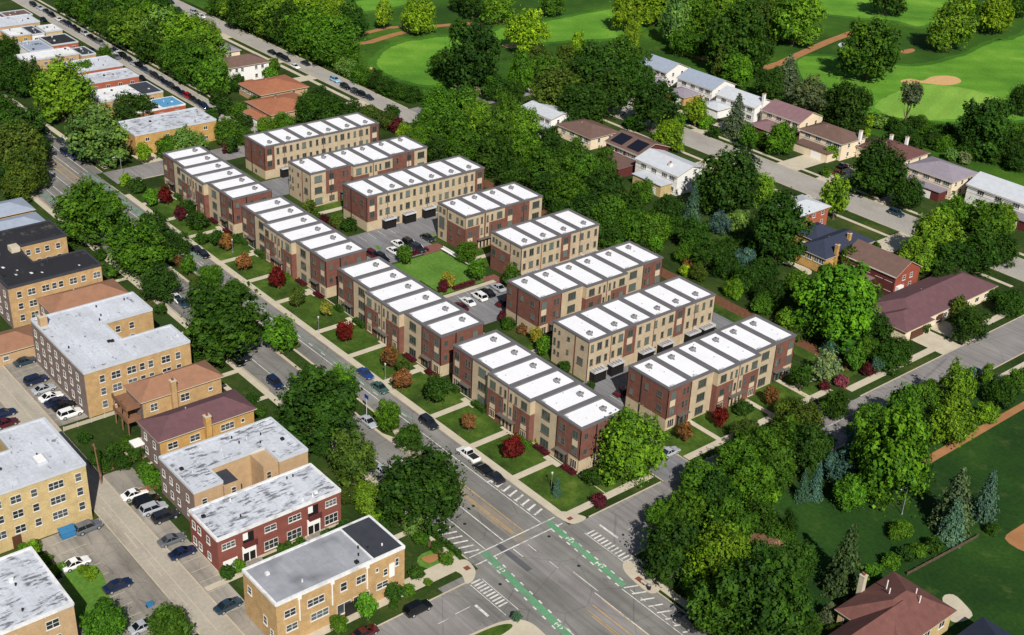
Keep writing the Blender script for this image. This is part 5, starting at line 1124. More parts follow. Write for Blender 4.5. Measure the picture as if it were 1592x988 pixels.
x, y, d = G(233, 940, 0.3); t = thing('recycling_bin', 'small blue bin lying on the lower left parking lot', 'bin', (x, y, 0))
b = MB(); b.box(x - 0.35, y - 0.5, 0.05, x + 0.35, y + 0.5, 0.55); b.box(x - 0.4, y - 0.55, 0.55, x + 0.4, y + 0.55, 0.63); b.build('body', 'bluebin', t)
b = MB(); b.tube((x - 0.3, y - 0.52, 0.12), (x + 0.3, y - 0.52, 0.12), 0.1, 0.1, 8); b.build('wheel', 'tyre', t)
# courtyard bench wall
t = thing('bench', 'long white bench along the courtyard lawn', 'bench', (-227, 176.9, 0))
b = MB(); b.box(-232.6, 176.5, 0.42, -221, 177.2, 0.52); b.build('seat', 'whitew', t)
b = MB(); b.box(-232.6, 177.25, 0.6, -221, 177.35, 1.0); b.build('backrest', 'whitew', t)
for x in (-232.2, -229.4, -226.6, -223.8, -221.4):
    b = MB(); b.box(x - 0.1, 176.55, 0.02, x + 0.1, 177.2, 0.42); b.build('leg', 'metal', t)
x, y, d = G(1009, 914, 0.4); t = thing('litter_bin', 'dark litter bin on the concrete corner under the big trees', 'bin', (x, y, 0.1))
b = MB(); b.tube((x, y, 0.1), (x, y, 1.0), 0.32, 0.36, 12); b.build('body', 'dark', t); b = MB(); b.tube((x, y, 1.0), (x, y, 1.15), 0.38, 0.2, 12); b.build('lid', 'metal', t)
x, y, d = G(1003, 909, 0.3); t = thing('bench', 'pale bench on the concrete corner under the big trees', 'bench', (x, y, 0.1))
b = MB(); b.box(x - 0.9, y - 0.25, 0.52, x + 0.9, y + 0.25, 0.6); b.build('seat', 'walk', t)
for s in (-0.7, 0.7):
    b = MB(); b.box(x + s - 0.08, y - 0.22, 0.1, x + s + 0.08, y + 0.22, 0.52); b.build('leg', 'metal', t)
# fences
def fence(label, p0, p1, h=1.5, m='wood'):
    n = max(2, int(math.hypot(p1[0] - p0[0], p1[1] - p0[1]) / 2.4)); t = thing('fence', label, 'fence', (p0[0], p0[1], 0), 'garden fences')
    b = MB(); d = np.array([p1[0] - p0[0], p1[1] - p0[1]]); ln = np.linalg.norm(d); d = d / ln; nn = np.array([-d[1], d[0]]) * 0.03
    k = int(ln / 0.2)
    for i in range(k):
        a = np.array(p0) + d * (i * ln / k + 0.02); c = np.array(p0) + d * ((i + 1) * ln / k - 0.02)
        b.prism([tuple(a - nn), tuple(c - nn), tuple(c + nn), tuple(a + nn)], 0.08, h)
    b.build('boards', m, t)
    for i in range(n + 1):
        q = np.array(p0) + d * ln * i / n; b = MB(); b.box(q[0] - 0.07, q[1] - 0.07, 0, q[0] + 0.07, q[1] + 0.07, h + 0.12); b.build('post', m, t)
fence('low timber fence across the overgrown garden behind the plum roofed building', (-189.6, 67.9), (-189.6, 76), 1.4)
fence('pale low fence along the sunny strip behind the large U shaped block', (-206.9, 68), (-206.9, 79), 0.9, 'walk')
fence('timber fence beside the tan stained roof block', (-179.6, 70), (-179.6, 74), 1.4)
fence('pale fence between the plum roofed building and the street', (-183.4, 96), (-183.4, 104), 1.0, 'walk')
fence('long garden fence at the edge of the big lower right lawn', gp((1410, 895), (1520, 836))[0], gp((1410, 895), (1520, 836))[1], 0.7, 'bark')
fence('timber fence beside the dark hedge near the crossing', (-146, 103.2), (-133, 103.2), 1.1)
# ================================================================== TREES
def ico():
    t = (1 + 5 ** 0.5) / 2
    v = np.array([(-1, t, 0), (1, t, 0), (-1, -t, 0), (1, -t, 0), (0, -1, t), (0, 1, t), (0, -1, -t), (0, 1, -t), (t, 0, -1), (t, 0, 1), (-t, 0, -1), (-t, 0, 1)], float)
    v /= np.linalg.norm(v[0])
    f = [(0, 11, 5), (0, 5, 1), (0, 1, 7), (0, 7, 10), (0, 10, 11), (1, 5, 9), (5, 11, 4), (11, 10, 2), (10, 7, 6), (7, 1, 8), (3, 9, 4), (3, 4, 2), (3, 2, 6), (3, 6, 8), (3, 8, 9), (4, 9, 5), (2, 4, 11), (6, 2, 10), (8, 6, 7), (9, 8, 1)]
    return v, np.array(f)
IV, IF = ico()

def leaf_mesh(name, P, N, size, tint, cores, rng):
    """leaf quads at P facing N plus low lumps inside the clumps"""
    n = len(P); N = N / np.linalg.norm(N, axis=1, keepdims=True)
    A = np.cross(N, rng.normal(size=(n, 3))); A /= np.linalg.norm(A, axis=1, keepdims=True); B = np.cross(N, A)
    s = (size * np.clip(rng.lognormal(0, 0.38, n), 0.4, 2.0))[:, None]; k = rng.uniform(0.55, 0.9, n)[:, None]
    V = np.stack([P - A * s, P - B * s * k + N * s * 0.15, P + A * s, P + B * s * k + N * s * 0.15], 1).reshape(-1, 3)
    F = np.arange(4 * n).reshape(-1, 4)
    cv, cf, ct = [], [], []
    off = 4 * n
    for c, r, tn in cores:
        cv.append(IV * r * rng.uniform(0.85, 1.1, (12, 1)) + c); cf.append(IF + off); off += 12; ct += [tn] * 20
    me = bpy.data.meshes.new(name)
    allv = np.concatenate([V] + cv); nf = n + len(ct)
    loops = np.concatenate([F.ravel()] + [f.ravel() for f in cf])
    tot = np.concatenate([np.full(n, 4), np.full(len(ct), 3)]); st = np.concatenate([[0], np.cumsum(tot)[:-1]])
    me.vertices.add(len(allv)); me.vertices.foreach_set('co', allv.astype(np.float32).ravel())
    me.loops.add(len(loops)); me.loops.foreach_set('vertex_index', loops.astype(np.int32))
    me.polygons.add(nf); me.polygons.foreach_set('loop_start', st.astype(np.int32)); me.polygons.foreach_set('loop_total', tot.astype(np.int32))
    me.update(calc_edges=True)
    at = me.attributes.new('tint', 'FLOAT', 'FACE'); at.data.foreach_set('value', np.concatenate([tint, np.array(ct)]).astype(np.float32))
    me.materials.append(MT['leaf']); return me

def unit_dirs(rng, n, zmin=-1.0):
    d = rng.normal(size=(n * 3, 3)); d /= np.linalg.norm(d, axis=1, keepdims=True)
    return d[d[:, 2] > zmin][:n]

def broad(seed, lobes, leaves, size, rad=(0.11, 0.2), flat=1.0, zmin=-0.75, core=0.29):
    rng = np.random.default_rng(seed); P, N, T, cores = [], [], [], []
    D = unit_dirs(rng, lobes, zmin)
    ax = rng.uniform(0.8, 1.2, 3)
    for i, d in enumerate(D):
        # lumpy outline: the reach varies with direction
        reach = 0.36 * (1 + 0.22 * math.sin(3 * math.atan2(d[1], d[0]) + seed) + rng.uniform(-0.16, 0.16))
        if d[2] < 0: reach *= 1.0
        r = rng.uniform(*rad); c = d * np.array([1, 1, 1.02]) * reach * (1 if rng.random() > 0.22 else 0.6)
        m = int(leaves * (r / 0.15) ** 2); K = max(6, m // 8)
        ek = unit_dirs(rng, K, -0.8); K = len(ek); idx = rng.integers(0, K, m)          # leaf sprays: tufts of leaves sharing a facing
        off = rng.normal(0, 0.015, (m, 3)); nk = ek + rng.normal(0, 0.35, ek.shape) + np.array([0, 0, 0.3])
        rr = r * np.clip(rng.normal(0.98, 0.17, K), 0.5, 1.35)[:, None]
        P.append(c + (ek * rr)[idx] * np.array([1, 1, 0.88]) + off); N.append(nk[idx] + off * 14 + rng.normal(0, 0.22, (m, 3)))
        tk = rng.normal(0, 0.15, K)[idx]
        tl = np.clip(rng.normal(0.5, 0.17), 0.12, 0.95)
        T.append(np.clip(tl + tk + rng.normal(0, 0.06, m), 0, 1)); cores.append((c, r * 0.5, max(0.0, tl - 0.45)))  # inner lumps get the darkest tints, painting shade into the gaps
    # stray sprays that break the outline
    m = int(leaves * 3); e = unit_dirs(rng, m, -0.7); q = 0.36 + np.abs(rng.normal(0.07, 0.06, len(e)))
    P.append(e * q[:, None]); N.append(e + rng.normal(0, 0.7, e.shape)); T.append(np.clip(rng.normal(0.55, 0.2, len(e)), 0, 1))
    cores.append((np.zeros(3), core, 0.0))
    P = np.concatenate(P); P[:, 2] *= flat
    lo, hi = np.percentile(P[:, 2], 0.5), np.percentile(P[:, 2], 99.5); wd = np.percentile(np.hypot(P[:, 0], P[:, 1]), 98)
    S = np.array([0.5 / wd, 0.5 / wd, 1 / (hi - lo)])
    cores = [((c - np.array([0, 0, lo])) * S if k == 0 else (c - np.array([0, 0, lo])) * S, r * 0.5 / wd, t) for k, (c, r, t) in enumerate(cores)]
    P = (P - np.array([0, 0, lo])) * S
    return leaf_mesh('crown', P, np.concatenate(N), size, np.concatenate(T), cores, rng)

def conifer(seed, tiers, size, per):
    rng = np.random.default_rng(seed); P, N, T, cores = [], [], [], []
    for i in range(tiers):
        t = i / (tiers - 1); z = 0.02 + t * 0.93; rad = 0.5 * (1 - t) ** 0.66 + 0.02
        nb = max(4, int(11 * (1 - t) + 4)); ph = rng.uniform(0, 6.28)
        for b in range(nb):
            a = ph + b * 6.283 / nb + rng.normal(0, 0.12); L = rad * rng.uniform(0.75, 1.15)
            m = max(6, int(per * (L / 0.4 + 0.25))); u = rng.uniform(0.12, 1, m) ** 0.7
            wdt = 0.05 * (1 - u * 0.55) + 0.01
            x = u * L; s = rng.normal(0, 1, m) * wdt
            zz = z - u * L * 0.22 + rng.normal(0, 0.008, m) + 0.02 * (1 - u)
            p = np.stack([x * math.cos(a) - s * math.sin(a), x * math.sin(a) + s * math.cos(a), zz], 1)
            P.append(p); N.append(np.stack([np.full(m, math.cos(a) * 0.5), np.full(m, math.sin(a) * 0.5), np.full(m, 0.8)], 1) + rng.normal(0, 0.4, (m, 3)))
            tl = rng.normal(0.5, 0.14); T.append(np.clip(tl + rng.normal(0, 0.12, m) + (u - 0.6) * 0.2, 0, 1))
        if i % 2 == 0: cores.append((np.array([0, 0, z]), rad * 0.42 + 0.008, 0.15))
    return leaf_mesh('crown', np.concatenate(P), np.concatenate(N), size, np.concatenate(T), cores, rng)

CROWNS = {
    'broad': [broad(11, 84, 400, 0.0165, (0.07, 0.15)), broad(23, 96, 380, 0.0165, (0.065, 0.14)), broad(37, 74, 420, 0.0165, (0.08, 0.165)), broad(41, 100, 360, 0.016, (0.06, 0.14)), broad(58, 80, 400, 0.017, (0.07, 0.16)), broad(63, 64, 430, 0.0165, (0.06, 0.15), 1.0, -0.6, 0.2), broad(67, 58, 430, 0.017, (0.07, 0.15), 1.0, -0.5, 0.16), broad(69, 110, 340, 0.016, (0.055, 0.13))],
    'small': [broad(5, 34, 190, 0.032, (0.1, 0.2)), broad(6, 40, 180, 0.03, (0.09, 0.19)), broad(7, 30, 200, 0.033, (0.11, 0.21))],
    'tall': [broad(71, 90, 340, 0.0165, (0.065, 0.14), 1.0, -0.95), broad(72, 84, 340, 0.017, (0.07, 0.15), 1.0, -0.95), broad(73, 88, 340, 0.0165, (0.065, 0.15), 1.0, -0.95)],
    'fir': [conifer(81, 22, 0.021, 26), conifer(82, 24, 0.02, 24), conifer(83, 20, 0.022, 26)],
}
def trunk_mesh(seed, limbs):
    """unit tall trunk, foot at 0, limbs reaching into a crown of unit width that starts at z = 0.3"""
    rnd = random.Random(seed); b = MB()
    x, y = 0, 0; pts = [(0, 0, 0, 0.055), (0, 0, 0.05, 0.036), (rnd.uniform(-.01, .01), rnd.uniform(-.01, .01), 0.28, 0.028), (rnd.uniform(-.02, .02), rnd.uniform(-.02, .02), 0.55, 0.018), (0, 0, 0.8, 0.006)]
    for p, q in zip(pts[:-1], pts[1:]): b.tube(p[:3], q[:3], p[3], q[3], 8)
    for i in range(limbs):
        a = i * 6.283 / limbs + rnd.uniform(-.4, .4); z = rnd.uniform(0.24, 0.42); L = rnd.uniform(0.18, 0.32)
        m = (L * 0.5 * math.cos(a), L * 0.5 * math.sin(a), z + 0.12); e = (L * math.cos(a), L * math.sin(a), z + rnd.uniform(0.2, 0.34))
        b.tube((0, 0, z), m, 0.016, 0.011, 6); b.tube(m, e, 0.011, 0.004, 6)
    return b.mesh('trunk', ['bark'])
TRUNKS = [trunk_mesh(s, 6) for s in (1, 2, 3)]; TRUNK_FIR = trunk_mesh(9, 0)

TC = dict(gy=(82, 118, 28), dk=(47, 76, 21), md=(68, 102, 25), lt=(98, 132, 32), br=(76, 118, 29), yg=(118, 146, 32), pale=(100, 132, 58), ol=(72, 90, 30), bl=(74, 104, 88), gs=(84, 98, 66), red=(98, 27, 23), org=(118, 82, 48), yel=(132, 128, 46), mar=(80, 30, 38), pink=(150, 74, 84), wht=(118, 132, 88), sp=(62, 78, 40))
TN = dict(gy='yellowish green', dk='dark green', md='green', lt='light green', br='bright green', yg='yellow green', pale='pale green', ol='olive green', bl='blue green', gs='grey green', red='bright red', org='orange brown', yel='yellow', mar='maroon', pink='dusky pink', wht='white flowering', sp='dark olive')
#        crown set, crown height / width, bare stem / crown height, name, word
KIND = dict(o=('broad', 0.84, 0.13, 'deciduous_tree', 'tree'), c=('tall', 1.45, 0.1, 'deciduous_tree', 'tall tree'), s=('small', 1.0, 0.28, 'ornamental_tree', 'little tree'), b=('small', 0.78, 0.04, 'shrub', 'bush'), B=('broad', 0.72, 0.05, 'shrub', 'bushy tree'), f=('fir', 2.1, 0.05, 'conifer_tree', 'conifer'), F=('fir', 1.75, 0.03, 'conifer_tree', 'broad conifer'), t=('small', 1.2, 1.6, 'deciduous_tree', 'thin tree'))
TCOUNT = [0]
def tree(px, py, wpx, kind, col, label, group, asp=None, yr=None):
    st, ra, stem, nm, word = KIND[kind]; ra = asp or ra
    zc = 6.0
    for _ in range(8):
        x, y, d = G(px, py, zc); W = max(0.8, wpx * d / F_PX); Hc = W * ra; cl = Hc * stem; zc = cl + Hc * 0.5
    if yr and not yr[0] <= y <= yr[1]:           # keep clear of the road beside it
        y2 = min(max(y, yr[0]), yr[1]); x += (y2 - y) * -0.35; y = y2
    i = TCOUNT[0]; TCOUNT[0] += 1; rnd = random.Random(i * 7 + 3)
    t = thing(nm, label, 'shrub' if kind in 'bB' else 'tree', (x, y, 0), group)
    jf = rnd.uniform(0.9, 1.08); c = [min(250, max(6, v * jf * q)) for v, q in zip(TC[col], (rnd.uniform(0.94, 1.03), 1.0, rnd.uniform(0.9, 1.1)))]
    L = CROWNS[st]; a = rnd.uniform(0, 6.283)
    o = inst('crown', L[i % len(L)], t, (0, 0, cl), a, (W * rnd.uniform(0.9, 1.1), W * rnd.uniform(0.9, 1.1), Hc * rnd.uniform(0.95, 1.06)))
    if st != 'fir': o.rotation_euler = (rnd.uniform(-.08, .08), rnd.uniform(-.08, .08), a)
    o.color = lin(c)
    tot = cl + Hc
    if st == 'fir': o2 = inst('trunk', TRUNK_FIR, t, (0, 0, 0), 0, (tot * 0.45, tot * 0.45, tot))
    else:
        s = (cl + Hc * 0.62) / 0.8
        o2 = inst('trunk', TRUNKS[i % 3], t, (0, 0, 0), a, (min(s, W * 0.9), min(s, W * 0.9), s))
    return t

def cluster(where, group, items, yr=None):
    order = sorted(range(len(items)), key=lambda k: items[k][0])
    for rank, k in enumerate(order):
        it = items[k]; px, py, w_, kd, co = it[:5]; asp = it[5] if len(it) > 5 else None
        size = 'small' if w_ < 28 else ('large' if w_ > 68 else 'mid sized')
        if kd == 's': size = ''
        lb = it[6] if len(it) > 6 else f'{size} {TN[co]} {KIND[kd][4]}, {ORD[rank]} from the left {where}'.strip()
        tree(px, py, w_, kd, co, lb, group, asp, yr)

cluster('on the avenue left side', 'street trees on the left side of the avenue', [
    (140, 327, 112, 'o', 'md'), (212, 381, 96, 'o', 'md'), (251, 438, 60, 'o', 'dk'), (347, 492, 132, 'o', 'dk', 0.86), (492, 626, 134, 'o', 'dk', 0.84), (532, 590, 58, 'o', 'br'), (550, 712, 78, 'o', 'ol', 1.0), (660, 756, 132, 'o', 'dk', 0.86), (572, 772, 52, 'o', 'lt'), (362, 452, 40, 'o', 'md')])
cluster('in the avenue median', 'trees in the avenue median', [
    (274, 377, 44, 'o', 'dk'), (293, 411, 26, 's', 'md'), (326, 430, 38, 'o', 'md'), (438, 517, 48, 's', 'br', 1.0), (603, 645, 42, 'o', 'md', 1.1), (637, 677, 48, 'o', 'dk'), (480, 575, 22, 'b', 'dk'), (458, 535, 16, 'b', 'ol'), (318, 455, 20, 'b', 'ol'), (240, 350, 50, 'o', 'dk'), (278, 405, 20, 'b', 'org'), (308, 440, 24, 'b', 'ol')])
cluster('at the upper left edge', 'trees at the upper left edge', [
    (22, 205, 82, 'o', 'dk'), (42, 262, 62, 'c', 'ol', 1.1), (12, 262, 60, 'o', 'dk'), (22, 235, 84, 'o', 'ol', 1.0), (52, 228, 48, 'o', 'dk'), (30, 285, 56, 'o', 'ol'), (4, 160, 50, 'o', 'dk'), (50, 200, 40, 'o', 'md')])
cluster('among the small flat roofs', 'trees between the small flat roofed buildings', [
    (152, 205, 92, 'o', 'pale', 0.9), (94, 138, 88, 'o', 'lt', 0.95), (52, 118, 36, 'c', 'dk', 1.5), (16, 118, 64, 'o', 'dk'), (12, 72, 40, 'o', 'dk'), (205, 166, 68, 'o', 'dk', 0.7), (163, 80, 26, 'o', 'md'), (222, 236, 26, 's', 'yg'), (290, 220, 60, 'B', 'pale'), (262, 228, 40, 'B', 'md'), (353, 202, 46, 'o', 'md'), (382, 212, 34, 'B', 'md'), (130, 110, 36, 'o', 'md'), (60, 80, 26, 'b', 'dk')])
cluster('beside the car row street', 'trees between the car row street and the upper street', [
    (138, 8, 56, 'o', 'md'), (165, 22, 56, 'o', 'dk'), (190, 12, 65, 'o', 'md'), (205, 42, 68, 'o', 'lt'), (232, 30, 75, 'o', 'md'), (230, 66, 68, 'o', 'dk'), (255, 52, 78, 'o', 'pale'), (262, 92, 65, 'o', 'md'), (285, 60, 80, 'o', 'lt'), (298, 98, 70, 'o', 'md'), (318, 78, 70, 'o', 'lt'), (325, 118, 61, 'o', 'br'), (302, 128, 48, 'o', 'dk'), (250, 14, 56, 'o', 'dk'), (280, 30, 48, 'o', 'md'), (180, 45, 43, 'o', 'dk'), (208, 72, 43, 'o', 'dk'), (236, 96, 41, 'o', 'dk'), (270, 122, 43, 'o', 'dk'), (150, 40, 50, 'o', 'md'), (115, 6, 46, 'o', 'dk'), (125, 22, 44, 'o', 'md'), (95, 2, 36, 'o', 'dk'), (310, 50, 60, 'o', 'lt'), (330, 60, 43, 'o', 'lt')], (188, 208))
cluster('along the golf course edge', 'trees along the golf course edge', [
    (318, 4, 60, 'o', 'md'), (345, 14, 79, 'o', 'dk'), (372, 30, 74, 'o', 'md'), (405, 14, 72, 'o', 'md'), (400, 48, 72, 'o', 'dk'), (435, 24, 76, 'o', 'lt'), (432, 66, 69, 'o', 'md'), (462, 10, 72, 'o', 'yg'), (462, 50, 79, 'o', 'md'), (492, 24, 72, 'o', 'yg'), (470, 86, 67, 'o', 'md'), (498, 68, 84, 'o', 'br'), (515, 92, 50, 'o', 'md'), (520, 20, 52, 'o', 'yg'), (545, 30, 57, 'o', 'dk'), (365, 8, 52, 'o', 'lt'), (485, 4, 52, 'o', 'md')], (239, 900))
cluster('in the golf edge hedge', 'hedge bushes along the upper street', [
    (520, 108, 34, 'B', 'pale'), (536, 112, 32, 'B', 'pale'), (552, 118, 34, 'B', 'md'), (566, 122, 30, 'B', 'md'), (580, 128, 32, 'B', 'dk'), (596, 134, 34, 'B', 'dk'), (612, 138, 34, 'B', 'dk'), (628, 142, 34, 'B', 'dk'), (644, 146, 32, 'B', 'dk'), (584, 116, 20, 'b', 'dk')], (237, 300))
cluster('standing on the golf course', 'trees on the golf course', [
    (597, 18, 28, 's', 'yg', 1.3), (650, 22, 52, 'o', 'yg', 0.95), (735, 86, 104, 'o', 'dk', 0.95), (690, 100, 40, 'o', 'dk'), (818, 44, 76, 'o', 'yg', 0.8), (774, 8, 54, 'o', 'lt'), (735, 4, 46, 'o', 'dk'), (712, 2, 30, 'o', 'dk'), (858, 4, 40, 'o', 'md'), (975, 12, 52, 'o', 'yg', 1.2), (985, 52, 26, 'c', 'yg', 1.7), (897, 68, 24, 'c', 'yg', 1.6), (1355, 72, 94, 'o', 'md', 0.9), (1480, 36, 76, 'o', 'lt', 0.9), (1502, 20, 50, 'o', 'md'), (1548, 16, 58, 'o', 'yg', 1.0), (1585, 6, 40, 'o', 'md'), (1380, -8, 60, 'o', 'dk'), (1416, 145, 36, 't', 'gs', 0.9), (1586, 152, 40, 'o', 'dk', 1.1)])
cluster('in the street bend grove', 'grove at the street bend', [
    (810, 112, 41, 'c', 'br', 1.5), (850, 110, 54, 'o', 'md'), (838, 90, 43, 'o', 'ol'), (868, 136, 86, 'o', 'ol', 0.85), (902, 160, 77, 'o', 'dk'), (925, 105, 90, 'o', 'dk'), (960, 88, 71, 'o', 'md'), (945, 140, 79, 'o', 'dk'), (910, 100, 43, 'o', 'yg'), (985, 120, 64, 'o', 'dk'), (1016, 162, 71, 'o', 'dk', 1.0), (880, 90, 43, 'o', 'ol'), (800, 140, 36, 'o', 'dk'), (770, 135, 43, 'o', 'dk'), (1000, 95, 43, 'o', 'md')])
cluster('behind the grey roofed houses', 'wood behind the suburban houses', [
    (1020, 8, 61, 'o', 'yg'), (1048, 28, 50, 'c', 'pale', 1.5), (1072, 12, 70, 'o', 'md'), (1095, 34, 72, 'o', 'md'), (1065, 62, 50, 'o', 'md'), (1120, 12, 66, 'o', 'lt'), (1150, 58, 96, 'o', 'dk', 1.0), (1160, 12, 66, 'o', 'md'), (1195, 30, 63, 'o', 'ol'), (1238, 26, 77, 'o', 'lt', 0.95), (1215, 8, 50, 'o', 'md'), (1258, 12, 44, 'o', 'lt'), (1119, 92, 26, 'f', 'ol', 2.1), (1150, 108, 50, 'o', 'br'), (1170, 96, 44, 'o', 'dk'), (1226, 112, 54, 'F', 'gs', 1.2), (1256, 144, 55, 'o', 'gs', 0.9), (1318, 165, 77, 'o', 'dk', 1.0), (1198, 128, 48, 'o', 'dk'), (1282, 152, 37, 'o', 'dk'), (1100, 66, 37, 'o', 'dk'), (1180, 74, 48, 'o', 'dk')])
cluster('beside the golf green', 'hedgerow beside the golf green', [
    (1352, 188, 26, 'b', 'yg'), (1370, 190, 26, 'b', 'pale'), (1388, 194, 26, 'b', 'dk'), (1404, 198, 28, 'b', 'dk'), (1420, 194, 34, 'B', 'dk'), (1440, 200, 34, 'B', 'md'), (1458, 206, 34, 'B', 'dk'), (1474, 206, 34, 'B', 'dk'), (1490, 222, 34, 'B', 'dk'), (1345, 205, 20, 'b', 'yg'), (1535, 196, 86, 'o', 'dk', 0.95), (1572, 225, 50, 'o', 'dk'), (1588, 205, 30, 'o', 'md'), (1510, 232, 40, 'B', 'dk'), (1432, 186, 20, 'b', 'md'), (1396, 206, 30, 'B', 'dk'), (1415, 210, 30, 'B', 'dk'), (1450, 218, 30, 'B', 'dk'), (1470, 224, 32, 'B', 'md'), (1545, 238, 40, 'B', 'dk'), (1480, 240, 24, 'b', 'pale'), (1500, 246, 22, 'b', 'wht'), (1584, 250, 44, 'B', 'dk'), (1426, 222, 24, 'b', 'dk')])
cluster('behind the upper townhouse rows', 'tree belt behind the townhouses', [
    (683, 160, 60, 'o', 'br'), (722, 158, 58, 'o', 'md'), (668, 196, 56, 'o', 'md'), (702, 198, 66, 'o', 'md'), (742, 188, 50, 'o', 'lt', 1.1), (788, 168, 36, 'c', 'md', 1.4), (775, 200, 62, 'o', 'md'), (815, 190, 58, 'o', 'lt'), (640, 222, 46, 'o', 'md'), (680, 232, 48, 'o', 'dk'), (726, 228, 62, 'o', 'md'), (768, 240, 66, 'o', 'dk'), (808, 232, 60, 'o', 'md'), (848, 222, 56, 'o', 'dk'), (602, 185, 32, 'o', 'ol'), (618, 195, 26, 'b', 'mar'), (800, 268, 56, 'o', 'dk'), (845, 262, 64, 'o', 'md'), (628, 205, 30, 'o', 'yg')], (211.5, 280))
cluster('behind the middle townhouse rows', 'tree belt behind the townhouses', [
    (888, 238, 58, 'o', 'md'), (905, 268, 66, 'o', 'md'), (880, 300, 66, 'o', 'md'), (850, 292, 54, 'o', 'dk'), (938, 290, 60, 'o', 'dk'), (940, 255, 40, 'c', 'md', 1.3), (948, 330, 62, 'o', 'md'), (912, 326, 60, 'o', 'dk'), (980, 318, 54, 'o', 'dk'), (985, 350, 54, 'o', 'md'), (950, 362, 46, 'o', 'dk'), (1016, 352, 52, 'o', 'md'), (1000, 295, 40, 'o', 'md'), (1040, 325, 54, 'o', 'dk'), (1078, 316, 34, 'f', 'bl', 1.9), (870, 330, 46, 'o', 'dk'), (1020, 380, 28, 'b', 'br'), (1000, 384, 24, 'b', 'dk'), (960, 384, 26, 'b', 'md'), (1048, 352, 40, 'o', 'dk')], (211.5, 280))
cluster('behind the nearest townhouse rows', 'trees in the gardens behind the townhouses', [
    (1135, 282, 96, 'o', 'dk', 0.95), (1182, 292, 52, 'o', 'lt'), (1108, 300, 60, 'o', 'md'), (1212, 352, 96, 'o', 'dk', 0.98), (1080, 362, 50, 'o', 'dk'), (1100, 395, 50, 'o', 'dk'), (1068, 392, 38, 'o', 'md'), (1130, 388, 46, 'o', 'dk'), (1128, 412, 42, 'o', 'dk'), (1158, 402, 44, 'o', 'bl'), (1158, 432, 46, 'o', 'dk'), (1190, 420, 46, 'o', 'dk'), (1142, 446, 34, 'o', 'lt'), (1085, 422, 28, 'o', 'ol'), (1072, 408, 20, 'b', 'org'), (1198, 456, 50, 'o', 'dk'), (1228, 494, 42, 'o', 'lt'), (1186, 470, 36, 'o', 'md'), (1175, 375, 40, 'o', 'dk'), (1150, 345, 40, 'o', 'pale'), (1120, 345, 40, 'o', 'bl'), (1240, 440, 44, 'o', 'md'), (1065, 420, 20, 'b', 'yg')])
cluster('beside the long ranch house', 'trees beside the ranch house', [
    (1312, 470, 122, 'o', 'br', 0.95), (1262, 462, 60, 'o', 'dk'), (1262, 500, 52, 'o', 'dk'), (1360, 512, 56, 'o', 'dk'), (1385, 555, 58, 'B', 'dk'), (1398, 542, 46, 'o', 'dk'), (1322, 528, 42, 'F', 'bl', 1.2), (1292, 532, 34, 'F', 'bl', 1.3), (1364, 568, 22, 's', 'bl'), (1348, 540, 44, 'o', 'md'), (1434, 506, 26, 'b', 'dk'), (1236, 520, 24, 'b', 'ol'), (1508, 500, 60, 'o', 'dk', 0.85), (1572, 470, 44, 'o', 'dk'), (1492, 478, 30, 's', 'ol'), (1545, 458, 24, 'b', 'dk'), (1320, 400, 30, 's', 'ol', 1.2), (1285, 418, 22, 'b', 'dk')])
cluster('in the far right clump', 'tall tree group by the street of houses', [
    (1452, 368, 80, 'o', 'lt', 0.95), (1488, 338, 74, 'o', 'br'), (1532, 352, 76, 'o', 'md', 1.0), (1522, 392, 70, 'o', 'dk'), (1430, 392, 60, 'o', 'lt'), (1482, 398, 62, 'o', 'dk'), (1560, 385, 52, 'o', 'dk'), (1556, 336, 50, 'o', 'lt'), (1470, 430, 44, 'o', 'dk')])
cluster('in the house front gardens', 'front garden trees of the street of houses', [
    (1083, 172, 34, 's', 'yg'), (1098, 190, 26, 'b', 'br'), (1146, 178, 44, 'F', 'gs', 1.45), (1040, 207, 52, 'o', 'yg', 0.85), (1163, 212, 32, 's', 'br'), (1214, 212, 46, 'o', 'br', 1.0), (1188, 218, 28, 'b', 'md'), (1292, 236, 26, 's', 'lt', 0.6), (1363, 258, 82, 'o', 'dk', 0.95), (1414, 300, 52, 'o', 'dk'), (1302, 302, 48, 's', 'lt', 1.15), (985, 190, 30, 'b', 'dk'), (1176, 200, 20, 'b', 'md'), (1285, 268, 18, 'b', 'md'), (1050, 185, 30, 'b', 'md'), (1110, 205, 22, 'b', 'dk'), (1360, 385, 24, 'b', 'dk')])
cluster('right of the cross street', 'trees along the right cross street', [
    (1392, 698, 136, 'o', 'gy', 1.1), (1408, 632, 58, 'o', 'br', 1.2), (1444, 612, 44, 'o', 'md'), (1356, 646, 54, 'o', 'md'), (1488, 600, 54, 'c', 'lt', 1.5), (1484, 652, 74, 'o', 'lt', 1.0), (1534, 640, 36, 'o', 'lt'), (1556, 606, 48, 'o', 'dk'), (1534, 578, 20, 'c', 'lt', 1.7), (1582, 590, 40, 'o', 'md'), (1340, 690, 60, 'o', 'bl'), (1445, 660, 50, 'o', 'dk'), (1330, 668, 26, 'b', 'md')])
cluster('above the paired blue spruces', 'tree mass right of the cross street, upper part', [
    (1252, 650, 67, 'o', 'ol'), (1222, 676, 69, 'o', 'md'), (1180, 690, 73, 'o', 'md'), (1262, 692, 80, 'o', 'dk'), (1145, 715, 78, 'o', 'md'), (1205, 720, 80, 'o', 'md'), (1090, 745, 69, 'o', 'md'), (1170, 755, 85, 'o', 'md'), (1115, 770, 80, 'o', 'dk'), (1312, 722, 62, 'o', 'bl'), (1225, 640, 51, 'o', 'ol'), (1300, 628, 49, 'o', 'dk'), (1282, 600, 18, 'b', 'mar'), (1160, 670, 44, 'o', 'ol')])
